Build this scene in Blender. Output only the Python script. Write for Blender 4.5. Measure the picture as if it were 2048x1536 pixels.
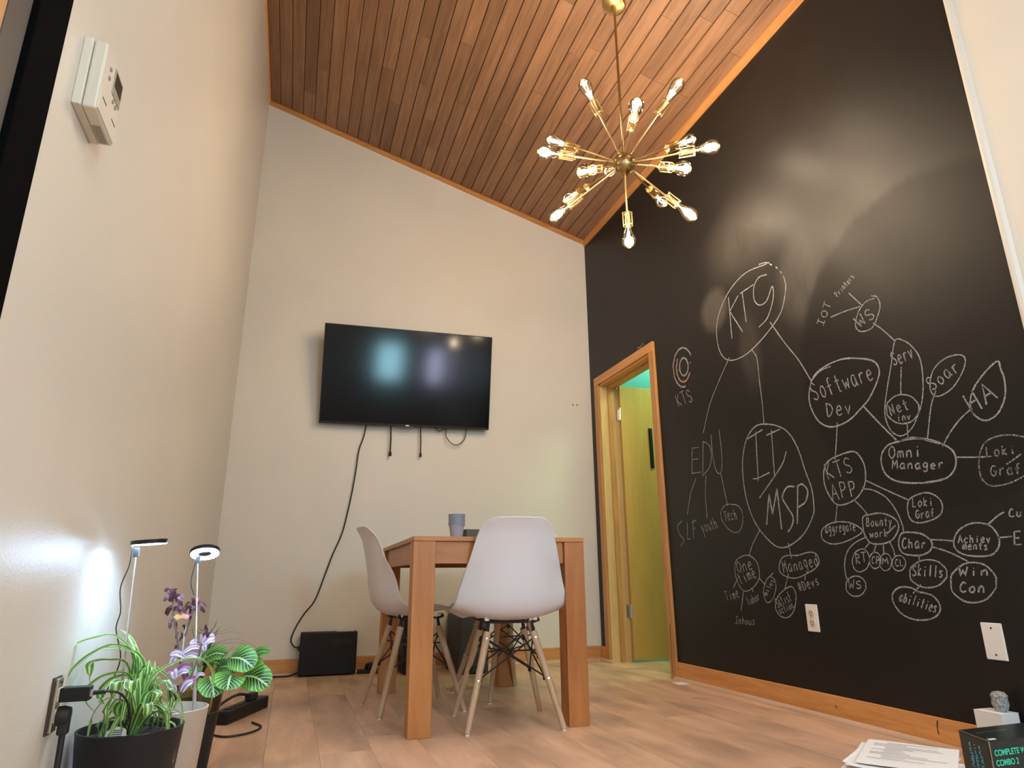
import bpy, math, random
from mathutils import Vector, Matrix
random.seed(7)
C = bpy.context.scene.collection
for o in list(bpy.data.objects): bpy.data.objects.remove(o)
sc = bpy.context.scene
# ---------------------------------------------------------------- camera (solved from the room's vanishing points)
FPX, YAW, PITCH, ROLL, CH = 1306.17, 0.3182, 0.2882, -0.008, 0.5797
cyw, syw, cp, sp = math.cos(YAW), math.sin(YAW), math.cos(PITCH), math.sin(PITCH)
FW = Vector((syw*cp, cyw*cp, sp)); R0 = Vector((cyw, -syw, 0)); U0 = R0.cross(FW)
RT = R0*math.cos(ROLL)+U0*math.sin(ROLL); UP = -R0*math.sin(ROLL)+U0*math.cos(ROLL)
CAM = Vector((0, 0, CH))
cd = bpy.data.cameras.new('camera'); cam = bpy.data.objects.new('camera', cd); C.objects.link(cam)
cd.sensor_width = 36; cd.lens = FPX/2048*36; cd.clip_start = .02
m = Matrix((RT, UP, -FW)).transposed().to_4x4(); m.translation = CAM; cam.matrix_world = m
sc.camera = cam
# ---------------------------------------------------------------- world, exposure, lights
w = bpy.data.worlds.new('world'); sc.world = w; w.use_nodes = True
w.node_tree.nodes['Background'].inputs[0].default_value = (.5, .75, .8, 1)
w.node_tree.nodes['Background'].inputs[1].default_value = .25
vs = sc.view_settings; vs.view_transform = 'Standard'; vs.look = 'None'; vs.gamma = 1; vs.use_curve_mapping = False
vs.exposure = 0.0
BULB_W, BULB_COL = 5.2, (1, .80, .60)
ROOM2_W, ROOM2_COL = 17.0, (.60, 1.0, .48)
WIN_STR = 54.0
LED_STR = 150.0
def area(name, loc, rot, sx, sy, watt, col):
    l = bpy.data.lights.new(name, 'AREA'); l.shape = 'RECTANGLE'; l.size = sx; l.size_y = sy; l.energy = watt; l.color = col
    o = bpy.data.objects.new(name, l); C.objects.link(o); o.location = loc; o.rotation_euler = rot; return o
# the next room's own ceiling lamp
area('hall_lamp', (2.95, 3.95, 2.50), (0, 0, 0), .5, .3, ROOM2_W, ROOM2_COL)

pl = bpy.data.lights.new('hall_far_lamp', 'POINT'); pl.energy = 15; pl.color = (.45, 1, .80); pl.shadow_soft_size = .12
po = bpy.data.objects.new('hall_far_lamp', pl); C.objects.link(po); po.location = (3.6, 5.25, 2.15)
# unseen fill light added behind the camera to brighten surfaces facing it
area('rear_ceiling_lamp', (.85, -.75, 3.05), (math.radians(10), 0, 0), 1.1, .7, 38.0, (1, .92, .84))

# ---------------------------------------------------------------- room numbers (metres)
XL, XR, YB, ZL, ZR = -0.4527, 2.2123, 4.6686, 4.1925, 3.392
SL = (ZR-ZL)/(XR-XL); YF = -1.5
def zc(x): return ZL+SL*(x-XL)
def ray(x, y): return FW+RT*((x-1024)/FPX)-UP*((y-768)/FPX)
def on(x, y, ax, v):       # measuring aid: where a sight line meets the real plane axis=v
    d = ray(x, y); return CAM+d*((v-CAM[ax])/d[ax])

# ---------------------------------------------------------------- materials
def mat(name, col, rough=.5, metal=0, spec=.5, bump=None, noise=None, emis=None, estr=0, coat=0):
    mt = bpy.data.materials.new(name); mt.use_nodes = True; nt = mt.node_tree; b = nt.nodes['Principled BSDF']
    b.inputs['Base Color'].default_value = (*col, 1); b.inputs['Roughness'].default_value = rough
    b.inputs['Metallic'].default_value = metal; b.inputs['Specular IOR Level'].default_value = spec
    b.inputs['Coat Weight'].default_value = coat
    tc = nt.nodes.new('ShaderNodeTexCoord')
    if noise:
        s, amt = noise; n = nt.nodes.new('ShaderNodeTexNoise'); n.inputs['Scale'].default_value = s; n.inputs['Detail'].default_value = 5
        nt.links.new(tc.outputs['Object'], n.inputs['Vector'])
        r = nt.nodes.new('ShaderNodeValToRGB'); r.color_ramp.elements[0].position = .3; r.color_ramp.elements[1].position = .7
        r.color_ramp.elements[0].color = (*[c*(1-amt) for c in col], 1); r.color_ramp.elements[1].color = (*[min(1, c*(1+amt)) for c in col], 1)
        nt.links.new(n.outputs['Fac'], r.inputs['Fac']); nt.links.new(r.outputs['Color'], b.inputs['Base Color'])
    if bump:
        s, st, dist = bump; n = nt.nodes.new('ShaderNodeTexNoise'); n.inputs['Scale'].default_value = s; n.inputs['Detail'].default_value = 3
        nt.links.new(tc.outputs['Object'], n.inputs['Vector'])
        bp = nt.nodes.new('ShaderNodeBump'); bp.inputs['Strength'].default_value = st; bp.inputs['Distance'].default_value = dist
        nt.links.new(n.outputs['Fac'], bp.inputs['Height']); nt.links.new(bp.outputs['Normal'], b.inputs['Normal'])
    if emis: b.inputs['Emission Color'].default_value = (*emis, 1); b.inputs['Emission Strength'].default_value = estr
    return mt
def wood(name, c1, c2, axis='Y', scale=6, stretch=14, rough=.45, rnd=.25, knots=0, bump=.15, spec=.4):
    """grain stretched along one axis, tint and offset vary from object to object"""
    mt = bpy.data.materials.new(name); mt.use_nodes = True; nt = mt.node_tree; N = nt.nodes; L = nt.links; b = N['Principled BSDF']
    b.inputs['Roughness'].default_value = rough; b.inputs['Specular IOR Level'].default_value = spec
    tc = N.new('ShaderNodeTexCoord'); oi = N.new('ShaderNodeObjectInfo')
    ofs = N.new('ShaderNodeVectorMath'); ofs.operation = 'MULTIPLY_ADD'; ofs.inputs[1].default_value = (37, 51, 23)
    cmb = N.new('ShaderNodeCombineXYZ')
    for i in range(3): L.new(oi.outputs['Random'], cmb.inputs[i])
    L.new(cmb.outputs[0], ofs.inputs[0]); L.new(tc.outputs['Object'], ofs.inputs[2])
    mp = N.new('ShaderNodeMapping'); s = [stretch]*3; s['XYZ'.index(axis)] = 1.0; mp.inputs['Scale'].default_value = s
    L.new(ofs.outputs[0], mp.inputs['Vector'])
    n1 = N.new('ShaderNodeTexNoise'); n1.inputs['Scale'].default_value = scale*.35; n1.inputs['Detail'].default_value = 8; n1.inputs['Roughness'].default_value = .65; n1.inputs['Distortion'].default_value = .6
    L.new(mp.outputs[0], n1.inputs['Vector'])
    r = N.new('ShaderNodeValToRGB'); r.color_ramp.elements[0].position = .32; r.color_ramp.elements[1].position = .68
    r.color_ramp.elements[0].color = (*c1, 1); r.color_ramp.elements[1].color = (*c2, 1); L.new(n1.outputs['Fac'], r.inputs['Fac'])
    hs = N.new('ShaderNodeHueSaturation'); L.new(r.outputs['Color'], hs.inputs['Color'])
    mr = N.new('ShaderNodeMapRange'); mr.inputs['To Min'].default_value = 1-rnd; mr.inputs['To Max'].default_value = 1+rnd
    L.new(oi.outputs['Random'], mr.inputs['Value']); L.new(mr.outputs[0], hs.inputs['Value'])
    out = hs.outputs['Color']
    if knots:
        n2 = N.new('ShaderNodeTexNoise'); n2.inputs['Scale'].default_value = 1.6; n2.inputs['Detail'].default_value = 6
        mp2 = N.new('ShaderNodeMapping'); s = [3.2]*3; s['XYZ'.index(axis)] = 1.3; mp2.inputs['Scale'].default_value = s
        L.new(ofs.outputs[0], mp2.inputs['Vector']); L.new(mp2.outputs[0], n2.inputs['Vector'])
        r2 = N.new('ShaderNodeValToRGB'); r2.color_ramp.elements[0].position = .30; r2.color_ramp.elements[1].position = .50
        r2.color_ramp.elements[0].color = (1-knots, 1-knots, 1-knots, 1); r2.color_ramp.elements[1].color = (1, 1, 1, 1)
        L.new(n2.outputs['Fac'], r2.inputs['Fac'])
        mx = N.new('ShaderNodeMixRGB'); mx.blend_type = 'MULTIPLY'; mx.inputs[0].default_value = 1
        L.new(out, mx.inputs[1]); L.new(r2.outputs['Color'], mx.inputs[2]); out = mx.outputs[0]
    L.new(out, b.inputs['Base Color'])
    bp = N.new('ShaderNodeBump'); bp.inputs['Strength'].default_value = bump; bp.inputs['Distance'].default_value = .002
    L.new(n1.outputs['Fac'], bp.inputs['Height']); L.new(bp.outputs['Normal'], b.inputs['Normal'])
    return mt
M = {}
M['wall'] = mat('cream_paint', (.69, .645, .57), .38, spec=.26, bump=(160, .22, .002), noise=(1.3, .03))
M['cedar'] = wood('cedar_boards', (.185, .092, .048), (.30, .160, .085), 'Y', 7, 16, .5, .20)
M['dark'] = mat('dark_backing', (.02, .012, .008), .9)
M['honey'] = wood('honey_trim_y', (.52, .22, .065), (.74, .37, .13), 'Y', 6, 14, .38, .08, bump=.08)
M['honeyx'] = wood('honey_trim_x', (.45, .19, .055), (.66, .32, .11), 'X', 6, 14, .38, .08, bump=.08)
M['honeyz'] = wood('honey_trim_z', (.42, .19, .06), (.62, .31, .11), 'Z', 6, 14, .4, .08, bump=.08)
M['shoe'] = wood('pale_shoe_mould', (.50, .33, .22), (.66, .46, .33), 'Y', 6, 14, .45, .06)
M['floor'] = wood('oak_vinyl', (.54, .33, .215), (.80, .52, .36), 'Y', 3.6, 6, .42, .03, knots=.38, bump=.1, spec=.45)
M['table'] = wood('honey_table', (.35, .125, .030), (.56, .245, .075), 'Z', 3.2, 9, .38, .06, bump=.06)
M['tabley'] = wood('honey_table_y', (.35, .125, .030), (.56, .245, .075), 'Y', 3.2, 9, .38, .06, bump=.06)
M['tablex'] = wood('honey_table_x', (.35, .125, .030), (.56, .245, .075), 'X', 3.2, 9, .38, .06, bump=.06)
M['beech'] = wood('beech_dowel', (.44, .29, .17), (.58, .41, .26), 'Z', 5, 10, .45, .05, bump=.05)
M['door'] = wood('birch_door', (.50, .28, .075), (.60, .36, .105), 'Z', 2.4, 6, .5, .0, bump=.04)
M['jamb'] = wood('pine_jamb', (.55, .33, .13), (.68, .45, .20), 'Z', 5, 14, .5, .05)
M['shell'] = mat('white_plastic', (.71, .70, .73), .38, bump=(900, .05, .0005))
M['black'] = mat('black_metal', (.012, .012, .013), .4)
M['blackp'] = mat('black_plastic', (.008, .008, .009), .5, spec=.3, bump=(500, .1, .0005))
M['rubber'] = mat('black_rubber', (.01, .01, .01), .6)
M['grey'] = mat('dark_grey_case', (.055, .06, .065), .5)
M['steel'] = mat('steel', (.6, .58, .55), .3, 1)
M['chrome'] = mat('bright_screw', (.75, .73, .7), .25, 1)
M['brass'] = mat('satin_brass', (.60, .42, .18), .28, 1)
M['brassd'] = mat('aged_brass', (.42, .31, .14), .3, 1)
M['white'] = mat('white_plate', (.80, .76, .72), .4)
M['ivory'] = mat('ivory_socket', (.62, .52, .38), .45)
M['therm'] = mat('thermostat_plastic', (.66, .62, .53), .45)
M['thermg'] = mat('thermostat_dark', (.30, .27, .22), .45)
M['slot'] = mat('slot_dark', (.05, .035, .02), .6)
M['mark'] = mat('dark_mark', (.06, .012, .008), .6)
M['lcd'] = mat('lcd', (.03, .035, .03), .2)
M['screen'] = mat('tv_screen', (.0012, .0012, .002), .12, spec=.2)
M['cup'] = mat('grey_plastic_cup', (.36, .41, .50), .35)
M['paper'] = mat('paper', (.82, .80, .80), .7)
M['ink'] = mat('ink', (.18, .17, .17), .7)
M['green'] = mat('dark_green_card', (.012, .022, .020), .35)
M['mint'] = mat('mint_print', (.05, .62, .38), .5)
M['cyan'] = mat('cyan_print', (.06, .50, .70), .5)
M['pot'] = mat('charcoal_pot', (.014, .0145, .017), .5, spec=.3, bump=(300, .08, .001))
M['beige'] = mat('beige_pot', (.52, .43, .35), .5)
M['soil'] = mat('soil', (.035, .022, .015), .95, bump=(120, 1, .01), noise=(90, .6))
M['stem'] = mat('pale_stem', (.45, .42, .38), .5)
M['mstem'] = mat('maroon_stem', (.14, .10, .08), .6)
M['led'] = mat('led_ring', (1, 1, 1), .5, emis=(.44, .70, 1), estr=LED_STR)
M['blackwall'] = mat('black_gloss_board', (.003, .003, .0035), .9, spec=.03)
M['greywall'] = mat('charcoal_gloss_panel', (.035, .038, .042), .35)
M['room2'] = mat('hall_paint', (.46, .80, .74), .6)
M['stone'] = mat('mottled_grey', (.30, .30, .28), .7, noise=(140, .6), bump=(90, .6, .004))
M['label'] = mat('plant_tag', (.60, .56, .54), .6)
M['wincyan'] = mat('window_glow', (.1, .1, .1), .3, emis=(.42, .84, 1), estr=WIN_STR)
M['winlilac'] = mat('window_glow_lilac', (.1, .1, .1), .3, emis=(.66, .68, 1), estr=WIN_STR*.9)
M['frame'] = mat('window_frame_white', (.7, .7, .68), .5)

def glass_mat(name, tint, gl=.35):
    mt = bpy.data.materials.new(name); mt.use_nodes = True; nt = mt.node_tree; N = nt.nodes; L = nt.links
    N.remove(N['Principled BSDF']); out = N['Material Output']
    t = N.new('ShaderNodeBsdfTransparent'); t.inputs[0].default_value = (*tint, 1)
    g = N.new('ShaderNodeBsdfGlossy'); g.inputs['Roughness'].default_value = .05; g.inputs[0].default_value = (1, .93, .8, 1)
    lw = N.new('ShaderNodeLayerWeight'); lw.inputs['Blend'].default_value = gl
    mx = N.new('ShaderNodeMixShader'); L.new(lw.outputs['Fresnel'], mx.inputs[0]); L.new(t.outputs[0], mx.inputs[1]); L.new(g.outputs[0], mx.inputs[2])
    L.new(mx.outputs[0], out.inputs['Surface']); return mt
M['glass'] = glass_mat('bulb_glass', (1, .97, .92), .3)
M['vase'] = glass_mat('vase_glass', (.75, .85, .72), .35)
M['fil'] = mat('filament', (1, .8, .5), .5, emis=(1, .85, .62), estr=260)

def chalk_mat(name, col, cover=.42):
    mt = bpy.data.materials.new(name); mt.use_nodes = True; nt = mt.node_tree; N = nt.nodes; L = nt.links
    b = N['Principled BSDF']; b.inputs['Base Color'].default_value = (*col, 1); b.inputs['Roughness'].default_value = .95
    tc = N.new('ShaderNodeTexCoord'); n = N.new('ShaderNodeTexNoise'); n.inputs['Scale'].default_value = 330; n.inputs['Detail'].default_value = 3
    L.new(tc.outputs['Object'], n.inputs['Vector'])
    r = N.new('ShaderNodeValToRGB'); r.color_ramp.elements[0].position = cover-.1; r.color_ramp.elements[1].position = cover+.12
    L.new(n.outputs['Fac'], r.inputs['Fac']); L.new(r.outputs['Color'], b.inputs['Alpha']); return mt
M['chalk'] = chalk_mat('white_chalk', (.36, .355, .35)); M['pink'] = chalk_mat('pink_chalk', (.55, .30, .27)); M['faint'] = chalk_mat('faint_chalk', (.38, .36, .36), .50)

def board_mat():
    """black chalkboard paint: base black, with wiped chalk dust that stays where it was wiped"""
    mt = bpy.data.materials.new('chalkboard_paint'); mt.use_nodes = True; nt = mt.node_tree; N = nt.nodes; L = nt.links; b = N['Principled BSDF']
    b.inputs['Roughness'].default_value = .43; b.inputs['Specular IOR Level'].default_value = .33
    tc = N.new('ShaderNodeTexCoord'); sep = N.new('ShaderNodeSeparateXYZ'); L.new(tc.outputs['Object'], sep.inputs[0])
    tot = None
    def mth(op, a, bb=None, c=None, clamp=False):
        x = N.new('ShaderNodeMath'); x.operation = op; x.use_clamp = clamp
        for i, v in enumerate((a, bb, c)):
            if v is None: continue
            if isinstance(v, (int, float)): x.inputs[i].default_value = v
            else: L.new(v, x.inputs[i])
        return x.outputs[0]
    nz = N.new('ShaderNodeTexNoise'); nz.inputs['Scale'].default_value = 5; nz.inputs['Detail'].default_value = 6; nz.inputs['Distortion'].default_value = 1
    mp = N.new('ShaderNodeMapping'); mp.inputs['Scale'].default_value = (1, 2.5, 1); mp.inputs['Rotation'].default_value = (.5, 0, 0)
    L.new(tc.outputs['Object'], mp.inputs[0]); L.new(mp.outputs[0], nz.inputs['Vector']); nf = nz.outputs['Fac']
    warp = mth('MULTIPLY_ADD', nf, .35, -.17)
    for (px, py, ry, rz, soft, amp) in WIPES:
        p = on(px, py, 0, XR)
        dy = mth('DIVIDE', mth('SUBTRACT', sep.outputs[1], p[1]), ry); dz = mth('DIVIDE', mth('SUBTRACT', sep.outputs[2], p[2]), rz)
        d = mth('ADD', mth('SQRT', mth('ADD', mth('MULTIPLY', dy, dy), mth('MULTIPLY', dz, dz))), warp)
        v = N.new('ShaderNodeMapRange'); v.interpolation_type = 'SMOOTHSTEP'; L.new(d, v.inputs[0]); v.inputs[1].default_value = 1; v.inputs[2].default_value = 1-soft; v.inputs[3].default_value = 0; v.inputs[4].default_value = amp
        tot = v.outputs[0] if tot is None else mth('ADD', tot, v.outputs[0])
    cy = mth('DIVIDE', mth('SUBTRACT', sep.outputs[1], 1.72), .66); cz = mth('DIVIDE', mth('SUBTRACT', sep.outputs[2], 1.45), .66)
    cdist = mth('ADD', mth('SQRT', mth('ADD', mth('MULTIPLY', cy, cy), mth('MULTIPLY', cz, cz))), mth('MULTIPLY', warp, .25))
    cm = N.new('ShaderNodeMapRange'); cm.interpolation_type = 'SMOOTHSTEP'; L.new(cdist, cm.inputs[0]); cm.inputs[1].default_value = .93; cm.inputs[2].default_value = 1.02; cm.inputs[3].default_value = .25; cm.inputs[4].default_value = 1
    tot = mth('MULTIPLY', tot, cm.outputs[0]); L.new(mth('MULTIPLY_ADD', cm.outputs[0], .13, .17), b.inputs['Specular IOR Level'])
    fac = mth('MULTIPLY', tot, mth('MULTIPLY_ADD', nf, 1.2, .35), clamp=True)
    mx = N.new('ShaderNodeMixRGB'); mx.inputs[1].default_value = (.0110, .0100, .0092, 1); mx.inputs[2].default_value = (.17, .155, .14, 1)
    L.new(fac, mx.inputs[0]); L.new(mx.outputs[0], b.inputs['Base Color'])
    n2 = N.new('ShaderNodeTexNoise'); n2.inputs['Scale'].default_value = 130; L.new(tc.outputs['Object'], n2.inputs['Vector'])
    bp = N.new('ShaderNodeBump'); bp.inputs['Strength'].default_value = .18; bp.inputs['Distance'].default_value = .0015
    L.new(n2.outputs['Fac'], bp.inputs['Height']); L.new(bp.outputs['Normal'], b.inputs['Normal'])
    return mt
WIPES = [(1428, 620, .16, .16, .5, .34), (1480, 480, .45, .35, .9, .22), (1600, 560, .20, .30, .6, .22), (1820, 560, .28, .55, .6, .10), (1720, 440, .35, .25, .8, .08), (1500, 700, .12, .3, .7, .12)]
M['board'] = board_mat()

def leaf_mat(name, edge, mid, n=1, rough=.4, trans=.3, mode='stripe'):
    mt = bpy.data.materials.new(name); mt.use_nodes = True; nt = mt.node_tree; N = nt.nodes; L = nt.links; b = N['Principled BSDF']
    b.inputs['Roughness'].default_value = rough
    uv = N.new('ShaderNodeUVMap'); sep = N.new('ShaderNodeSeparateXYZ'); L.new(uv.outputs[0], sep.inputs[0])
    def mth(op, a, bb=None):
        x = N.new('ShaderNodeMath'); x.operation = op
        for i, v in enumerate((a, bb)):
            if v is None: continue
            if isinstance(v, (int, float)): x.inputs[i].default_value = v
            else: L.new(v, x.inputs[i])
        return x.outputs[0]
    au = mth('ABSOLUTE', mth('SUBTRACT', sep.outputs[0], .5))       # 0 mid .. .5 edge
    r = N.new('ShaderNodeValToRGB')
    if mode == 'stripe':
        L.new(mth('MULTIPLY', au, 2), r.inputs['Fac']); e = r.color_ramp.elements
        e[0].position = .0; e[0].color = (*mid, 1); e[1].position = 1; e[1].color = (*[min(1, c*1.0) for c in mid], 1)
        for p, c in ((.22, mid), (.30, edge), (.80, edge), (.88, mid)):
            x = e.new(p); x.color = (*c, 1)
    else:   # curved pale side veins and a pale midrib on dark blotched green
        t = mth('SUBTRACT', mth('MULTIPLY', sep.outputs[1], 8.0), mth('MULTIPLY', mth('POWER', au, .8), 5.5))
        fr = mth('ABSOLUTE', mth('SUBTRACT', mth('FRACT', t), .5))
        vein = mth('LESS_THAN', fr, .085); rib = mth('LESS_THAN', au, .035)
        mxx = mth('MAXIMUM', vein, rib); L.new(mxx, r.inputs['Fac'])
        r.color_ramp.elements[0].color = (*edge, 1); r.color_ramp.elements[1].color = (*mid, 1)
        g = N.new('ShaderNodeValToRGB'); g.color_ramp.elements[0].position = .12; g.color_ramp.elements[1].position = .42
        g.color_ramp.elements[0].color = (*edge, 1); g.color_ramp.elements[1].color = (.12, .42, .05, 1); L.new(au, g.inputs[0])
        mm = N.new('ShaderNodeMixRGB'); L.new(mxx, mm.inputs[0]); L.new(g.outputs[0], mm.inputs[1]); mm.inputs[2].default_value = (*mid, 1)
        L.new(mm.outputs[0], b.inputs['Base Color'])
    if mode == 'stripe': L.new(r.outputs['Color'], b.inputs['Base Color'])
    tr = N.new('ShaderNodeBsdfTranslucent'); ms = N.new('ShaderNodeMixShader'); ms.inputs[0].default_value = trans
    src = b.inputs['Base Color'].links[0].from_socket; L.new(src, tr.inputs[0])
    L.new(b.outputs[0], ms.inputs[1]); L.new(tr.outputs[0], ms.inputs[2]); L.new(ms.outputs[0], N['Material Output'].inputs['Surface'])
    return mt
M['spider'] = leaf_mat('variegated_leaf', (.11, .27, .05), (.60, .80, .32), trans=.3)
M['prayer'] = leaf_mat('veined_leaf', (.015, .07, .02), (.55, .92, .36), mode='vein', trans=.25)
M['silver'] = leaf_mat('silver_purple_leaf', (.62, .58, .66), (.40, .22, .40), trans=.2)
M['mauve'] = leaf_mat('mauve_leaf', (.30, .10, .18), (.42, .22, .32), trans=.2)
M['maroon'] = leaf_mat('maroon_leaf', (.075, .02, .03), (.11, .035, .045), trans=.15)
M['grass'] = leaf_mat('dark_grass_leaf', (.06, .09, .05), (.12, .15, .09), trans=.2)

# ---------------------------------------------------------------- mesh builder
class MB:
    def __init__(s): s.v = []; s.f = []; s.uv = []
    def box(s, a, b, bev=0):
        x0, y0, z0 = [min(p, q) for p, q in zip(a, b)]; x1, y1, z1 = [max(p, q) for p, q in zip(a, b)]
        n = len(s.v)
        if bev <= 0:
            s.v += [(x0, y0, z0), (x1, y0, z0), (x1, y1, z0), (x0, y1, z0), (x0, y0, z1), (x1, y0, z1), (x1, y1, z1), (x0, y1, z1)]
            s.f += [tuple(n+i for i in q) for q in ((0, 3, 2, 1), (4, 5, 6, 7), (0, 1, 5, 4), (1, 2, 6, 5), (2, 3, 7, 6), (3, 0, 4, 7))]
        else:   # chamfered box: 24 verts
            bm = bmesh.new(); bmesh.ops.create_cube(bm, size=1)
            for v in bm.verts: v.co = Vector(((x0+x1)/2+v.co.x*(x1-x0), (y0+y1)/2+v.co.y*(y1-y0), (z0+z1)/2+v.co.z*(z1-z0)))
            bmesh.ops.bevel(bm, geom=bm.edges[:], offset=bev, segments=2, profile=.5, affect='EDGES')
            bm.verts.index_update()
            s.v += [tuple(v.co) for v in bm.verts]; s.f += [tuple(n+v.index for v in f.verts) for f in bm.faces]; bm.free()
        return s
    def tube(s, pts, r, k=8, caps=True):
        pts = [Vector(p) for p in pts]; n0 = len(s.v); rs = r if isinstance(r, (list, tuple)) else [r]*len(pts)
        T = (pts[1]-pts[0]).normalized(); N = T.orthogonal().normalized()
        for i, p in enumerate(pts):
            t = (pts[min(i+1, len(pts)-1)]-pts[max(i-1, 0)])
            t = t.normalized() if t.length > 1e-9 else T
            N = (N-t*N.dot(t)); N = N.normalized() if N.length > 1e-6 else t.orthogonal().normalized(); B = t.cross(N); T = t
            for j in range(k):
                a = 2*math.pi*j/k; s.v.append(tuple(p+(N*math.cos(a)+B*math.sin(a))*rs[i]))
        for i in range(len(pts)-1):
            for j in range(k):
                a = n0+i*k+j; b = n0+i*k+(j+1) % k; s.f.append((a, b, b+k, a+k))
        if caps: s.f.append(tuple(n0+j for j in range(k))[::-1]); s.f.append(tuple(n0+(len(pts)-1)*k+j for j in range(k)))
        return s
    def lathe(s, prof, k=24, o=(0, 0, 0), axis=None, close=False):
        """prof: (radius, height) list turned about z (or about axis direction)"""
        Z = Vector(axis).normalized() if axis is not None else Vector((0, 0, 1)); X = Z.orthogonal().normalized() if axis is not None else Vector((1, 0, 0)); Y = Z.cross(X); o = Vector(o); n0 = len(s.v)
        for r, h in prof:
            for j in range(k):
                a = 2*math.pi*j/k; s.v.append(tuple(o+Z*h+(X*math.cos(a)+Y*math.sin(a))*r))
        for i in range(len(prof)-1):
            for j in range(k):
                a = n0+i*k+j; b = n0+i*k+(j+1) % k; s.f.append((a, b, b+k, a+k))
        if prof[0][0] > 1e-5 and not close: s.f.append(tuple(n0+j for j in range(k))[::-1])
        if prof[-1][0] > 1e-5 and not close: s.f.append(tuple(n0+(len(prof)-1)*k+j for j in range(k)))
        return s
    def prism(s, pts, d):      # closed polygon pts (3D) extruded by vector d
        n = len(pts); n0 = len(s.v); d = Vector(d)
        s.v += [tuple(Vector(p)) for p in pts]+[tuple(Vector(p)+d) for p in pts]
        s.f.append(tuple(range(n0, n0+n))); s.f.append(tuple(range(n0+n, n0+2*n))[::-1])
        for i in range(n): j = (i+1) % n; s.f.append((n0+i, n0+n+i, n0+n+j, n0+j))
        return s
    def build(s, name, mt, parent=None, loc=None, rot=None, smooth=False, kind=None):
        me = bpy.data.meshes.new(name); me.from_pydata(s.v, [], s.f); me.materials.append(mt)
        if s.uv:
            u = me.uv_layers.new(name='UVMap')
            for l in me.loops: u.data[l.index].uv = s.uv[l.vertex_index]
        import bmesh as _b
        bm = _b.new(); bm.from_mesh(me); _b.ops.recalc_face_normals(bm, faces=bm.faces[:]); bm.to_mesh(me); bm.free()
        if smooth:
            for p in me.polygons: p.use_smooth = True
            me.set_sharp_from_angle(angle=math.radians(40))
        o = bpy.data.objects.new(name, me); C.objects.link(o)
        if parent: o.parent = parent
        if loc is not None: o.location = loc
        if rot is not None: o.rotation_euler = rot
        if kind: o['kind'] = kind
        return o
import bmesh
def thing(name, label, cat, loc=(0, 0, 0), rz=0, group=None):
    o = bpy.data.objects.new(name, None); C.objects.link(o); o.location = loc; o.rotation_euler = (0, 0, rz); o.empty_display_size = .1
    return tag(o, label, cat, group)
def tag(o, label, cat, group=None):
    o['label'] = label; o['category'] = cat
    if group: o['group'] = group
    return o
def copy_tree(o, parent=None):
    c = o.copy(); C.objects.link(c)
    if parent: c.parent = parent
    for ch in list(o.children): copy_tree(ch, c)
    return c
def cat(pts, n=8, closed=False):
    pts = [Vector(p) for p in pts]; out = []; m = len(pts)
    rng = range(m if closed else m-1)
    for i in rng:
        p1, p2 = pts[i], pts[(i+1) % m]
        p0 = pts[(i-1) % m] if (closed or i > 0) else p1*2-p2
        p3 = pts[(i+2) % m] if (closed or i+2 < m) else p2*2-p1
        for j in range(n):
            t = j/n; out.append(.5*((2*p1)+(p2-p0)*t+(2*p0-5*p1+4*p2-p3)*t*t+(3*p1-p0-3*p2+p3)*t**3))
    if not closed: out.append(pts[-1])
    return out
S = 'structure'
# ================================================================ ROOM SHELL
T = .12
# left wall: stops at the dark doorway near the camera
MB().box((XL-T, 1.118, 0), (XL, YB+T, ZL+.1)).build('wall_left', M['wall'], kind=S)
MB().box((XL-T, YF-T, 0), (XL, .55, ZL+.1)).build('wall_left', M['wall'], kind=S)
MB().box((XL-T, .55, 2.6), (XL, 1.118, ZL+.1)).build('wall_left', M['wall'], kind=S)
wb = MB().prism([(XL, YB, 0), (XR, YB, 0), (XR, YB, ZR+.05), (XL, YB, ZL+.05)], (0, T, 0)).build('wall_back', M['wall'], kind=S)
MB().prism([(XL, YF-T, 0), (XR, YF-T, 0), (XR, YF-T, ZR+.05), (XL, YF-T, ZL+.05)], (0, T, 0)).build('wall_front', M['wall'], kind=S)
DY0, DY1, DZ = 3.700, 4.506, 2.040        # door opening
wr = MB()
wr.box((XR, 1.37, 0), (XR+.14, DY0, ZR+.3)); wr.box((XR, DY1, 0), (XR+.14, YB, ZR+.3)); wr.box((XR, DY0, DZ), (XR+.14, DY1, ZR+.3))
wr = wr.build('wall_right', M['board'], kind=S)
MB().box((XR, YF-T, 0), (XR+.14, 1.325, ZR+.3)).build('wall_right', M['wall'], kind=S)
# rounded plaster ridge where the black paint stops
pr = [(XR+.02, 1.3705), (XR-.004, 1.3705), (XR-.011, 1.366), (XR-.013, 1.357), (XR-.011, 1.348), (XR-.003, 1.338), (XR-.0, 1.32), (XR+.02, 1.32)]
MB().prism([(x, y, 0) for x, y in pr], (0, 0, ZR+.3)).build('trim_1', M['wall'], kind=S)
# little wall screws on the back wall
for px, py in ((1146, 810), (1154, 810)):
    p = on(px, py, 1, YB); MB().lathe([(.006, 0), (.006, .003), (.004, .005)], 8, (p[0], YB+.001, p[2]), axis=(0, -1, 0)).build('wall_anchor', M['slot'], wb)

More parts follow.
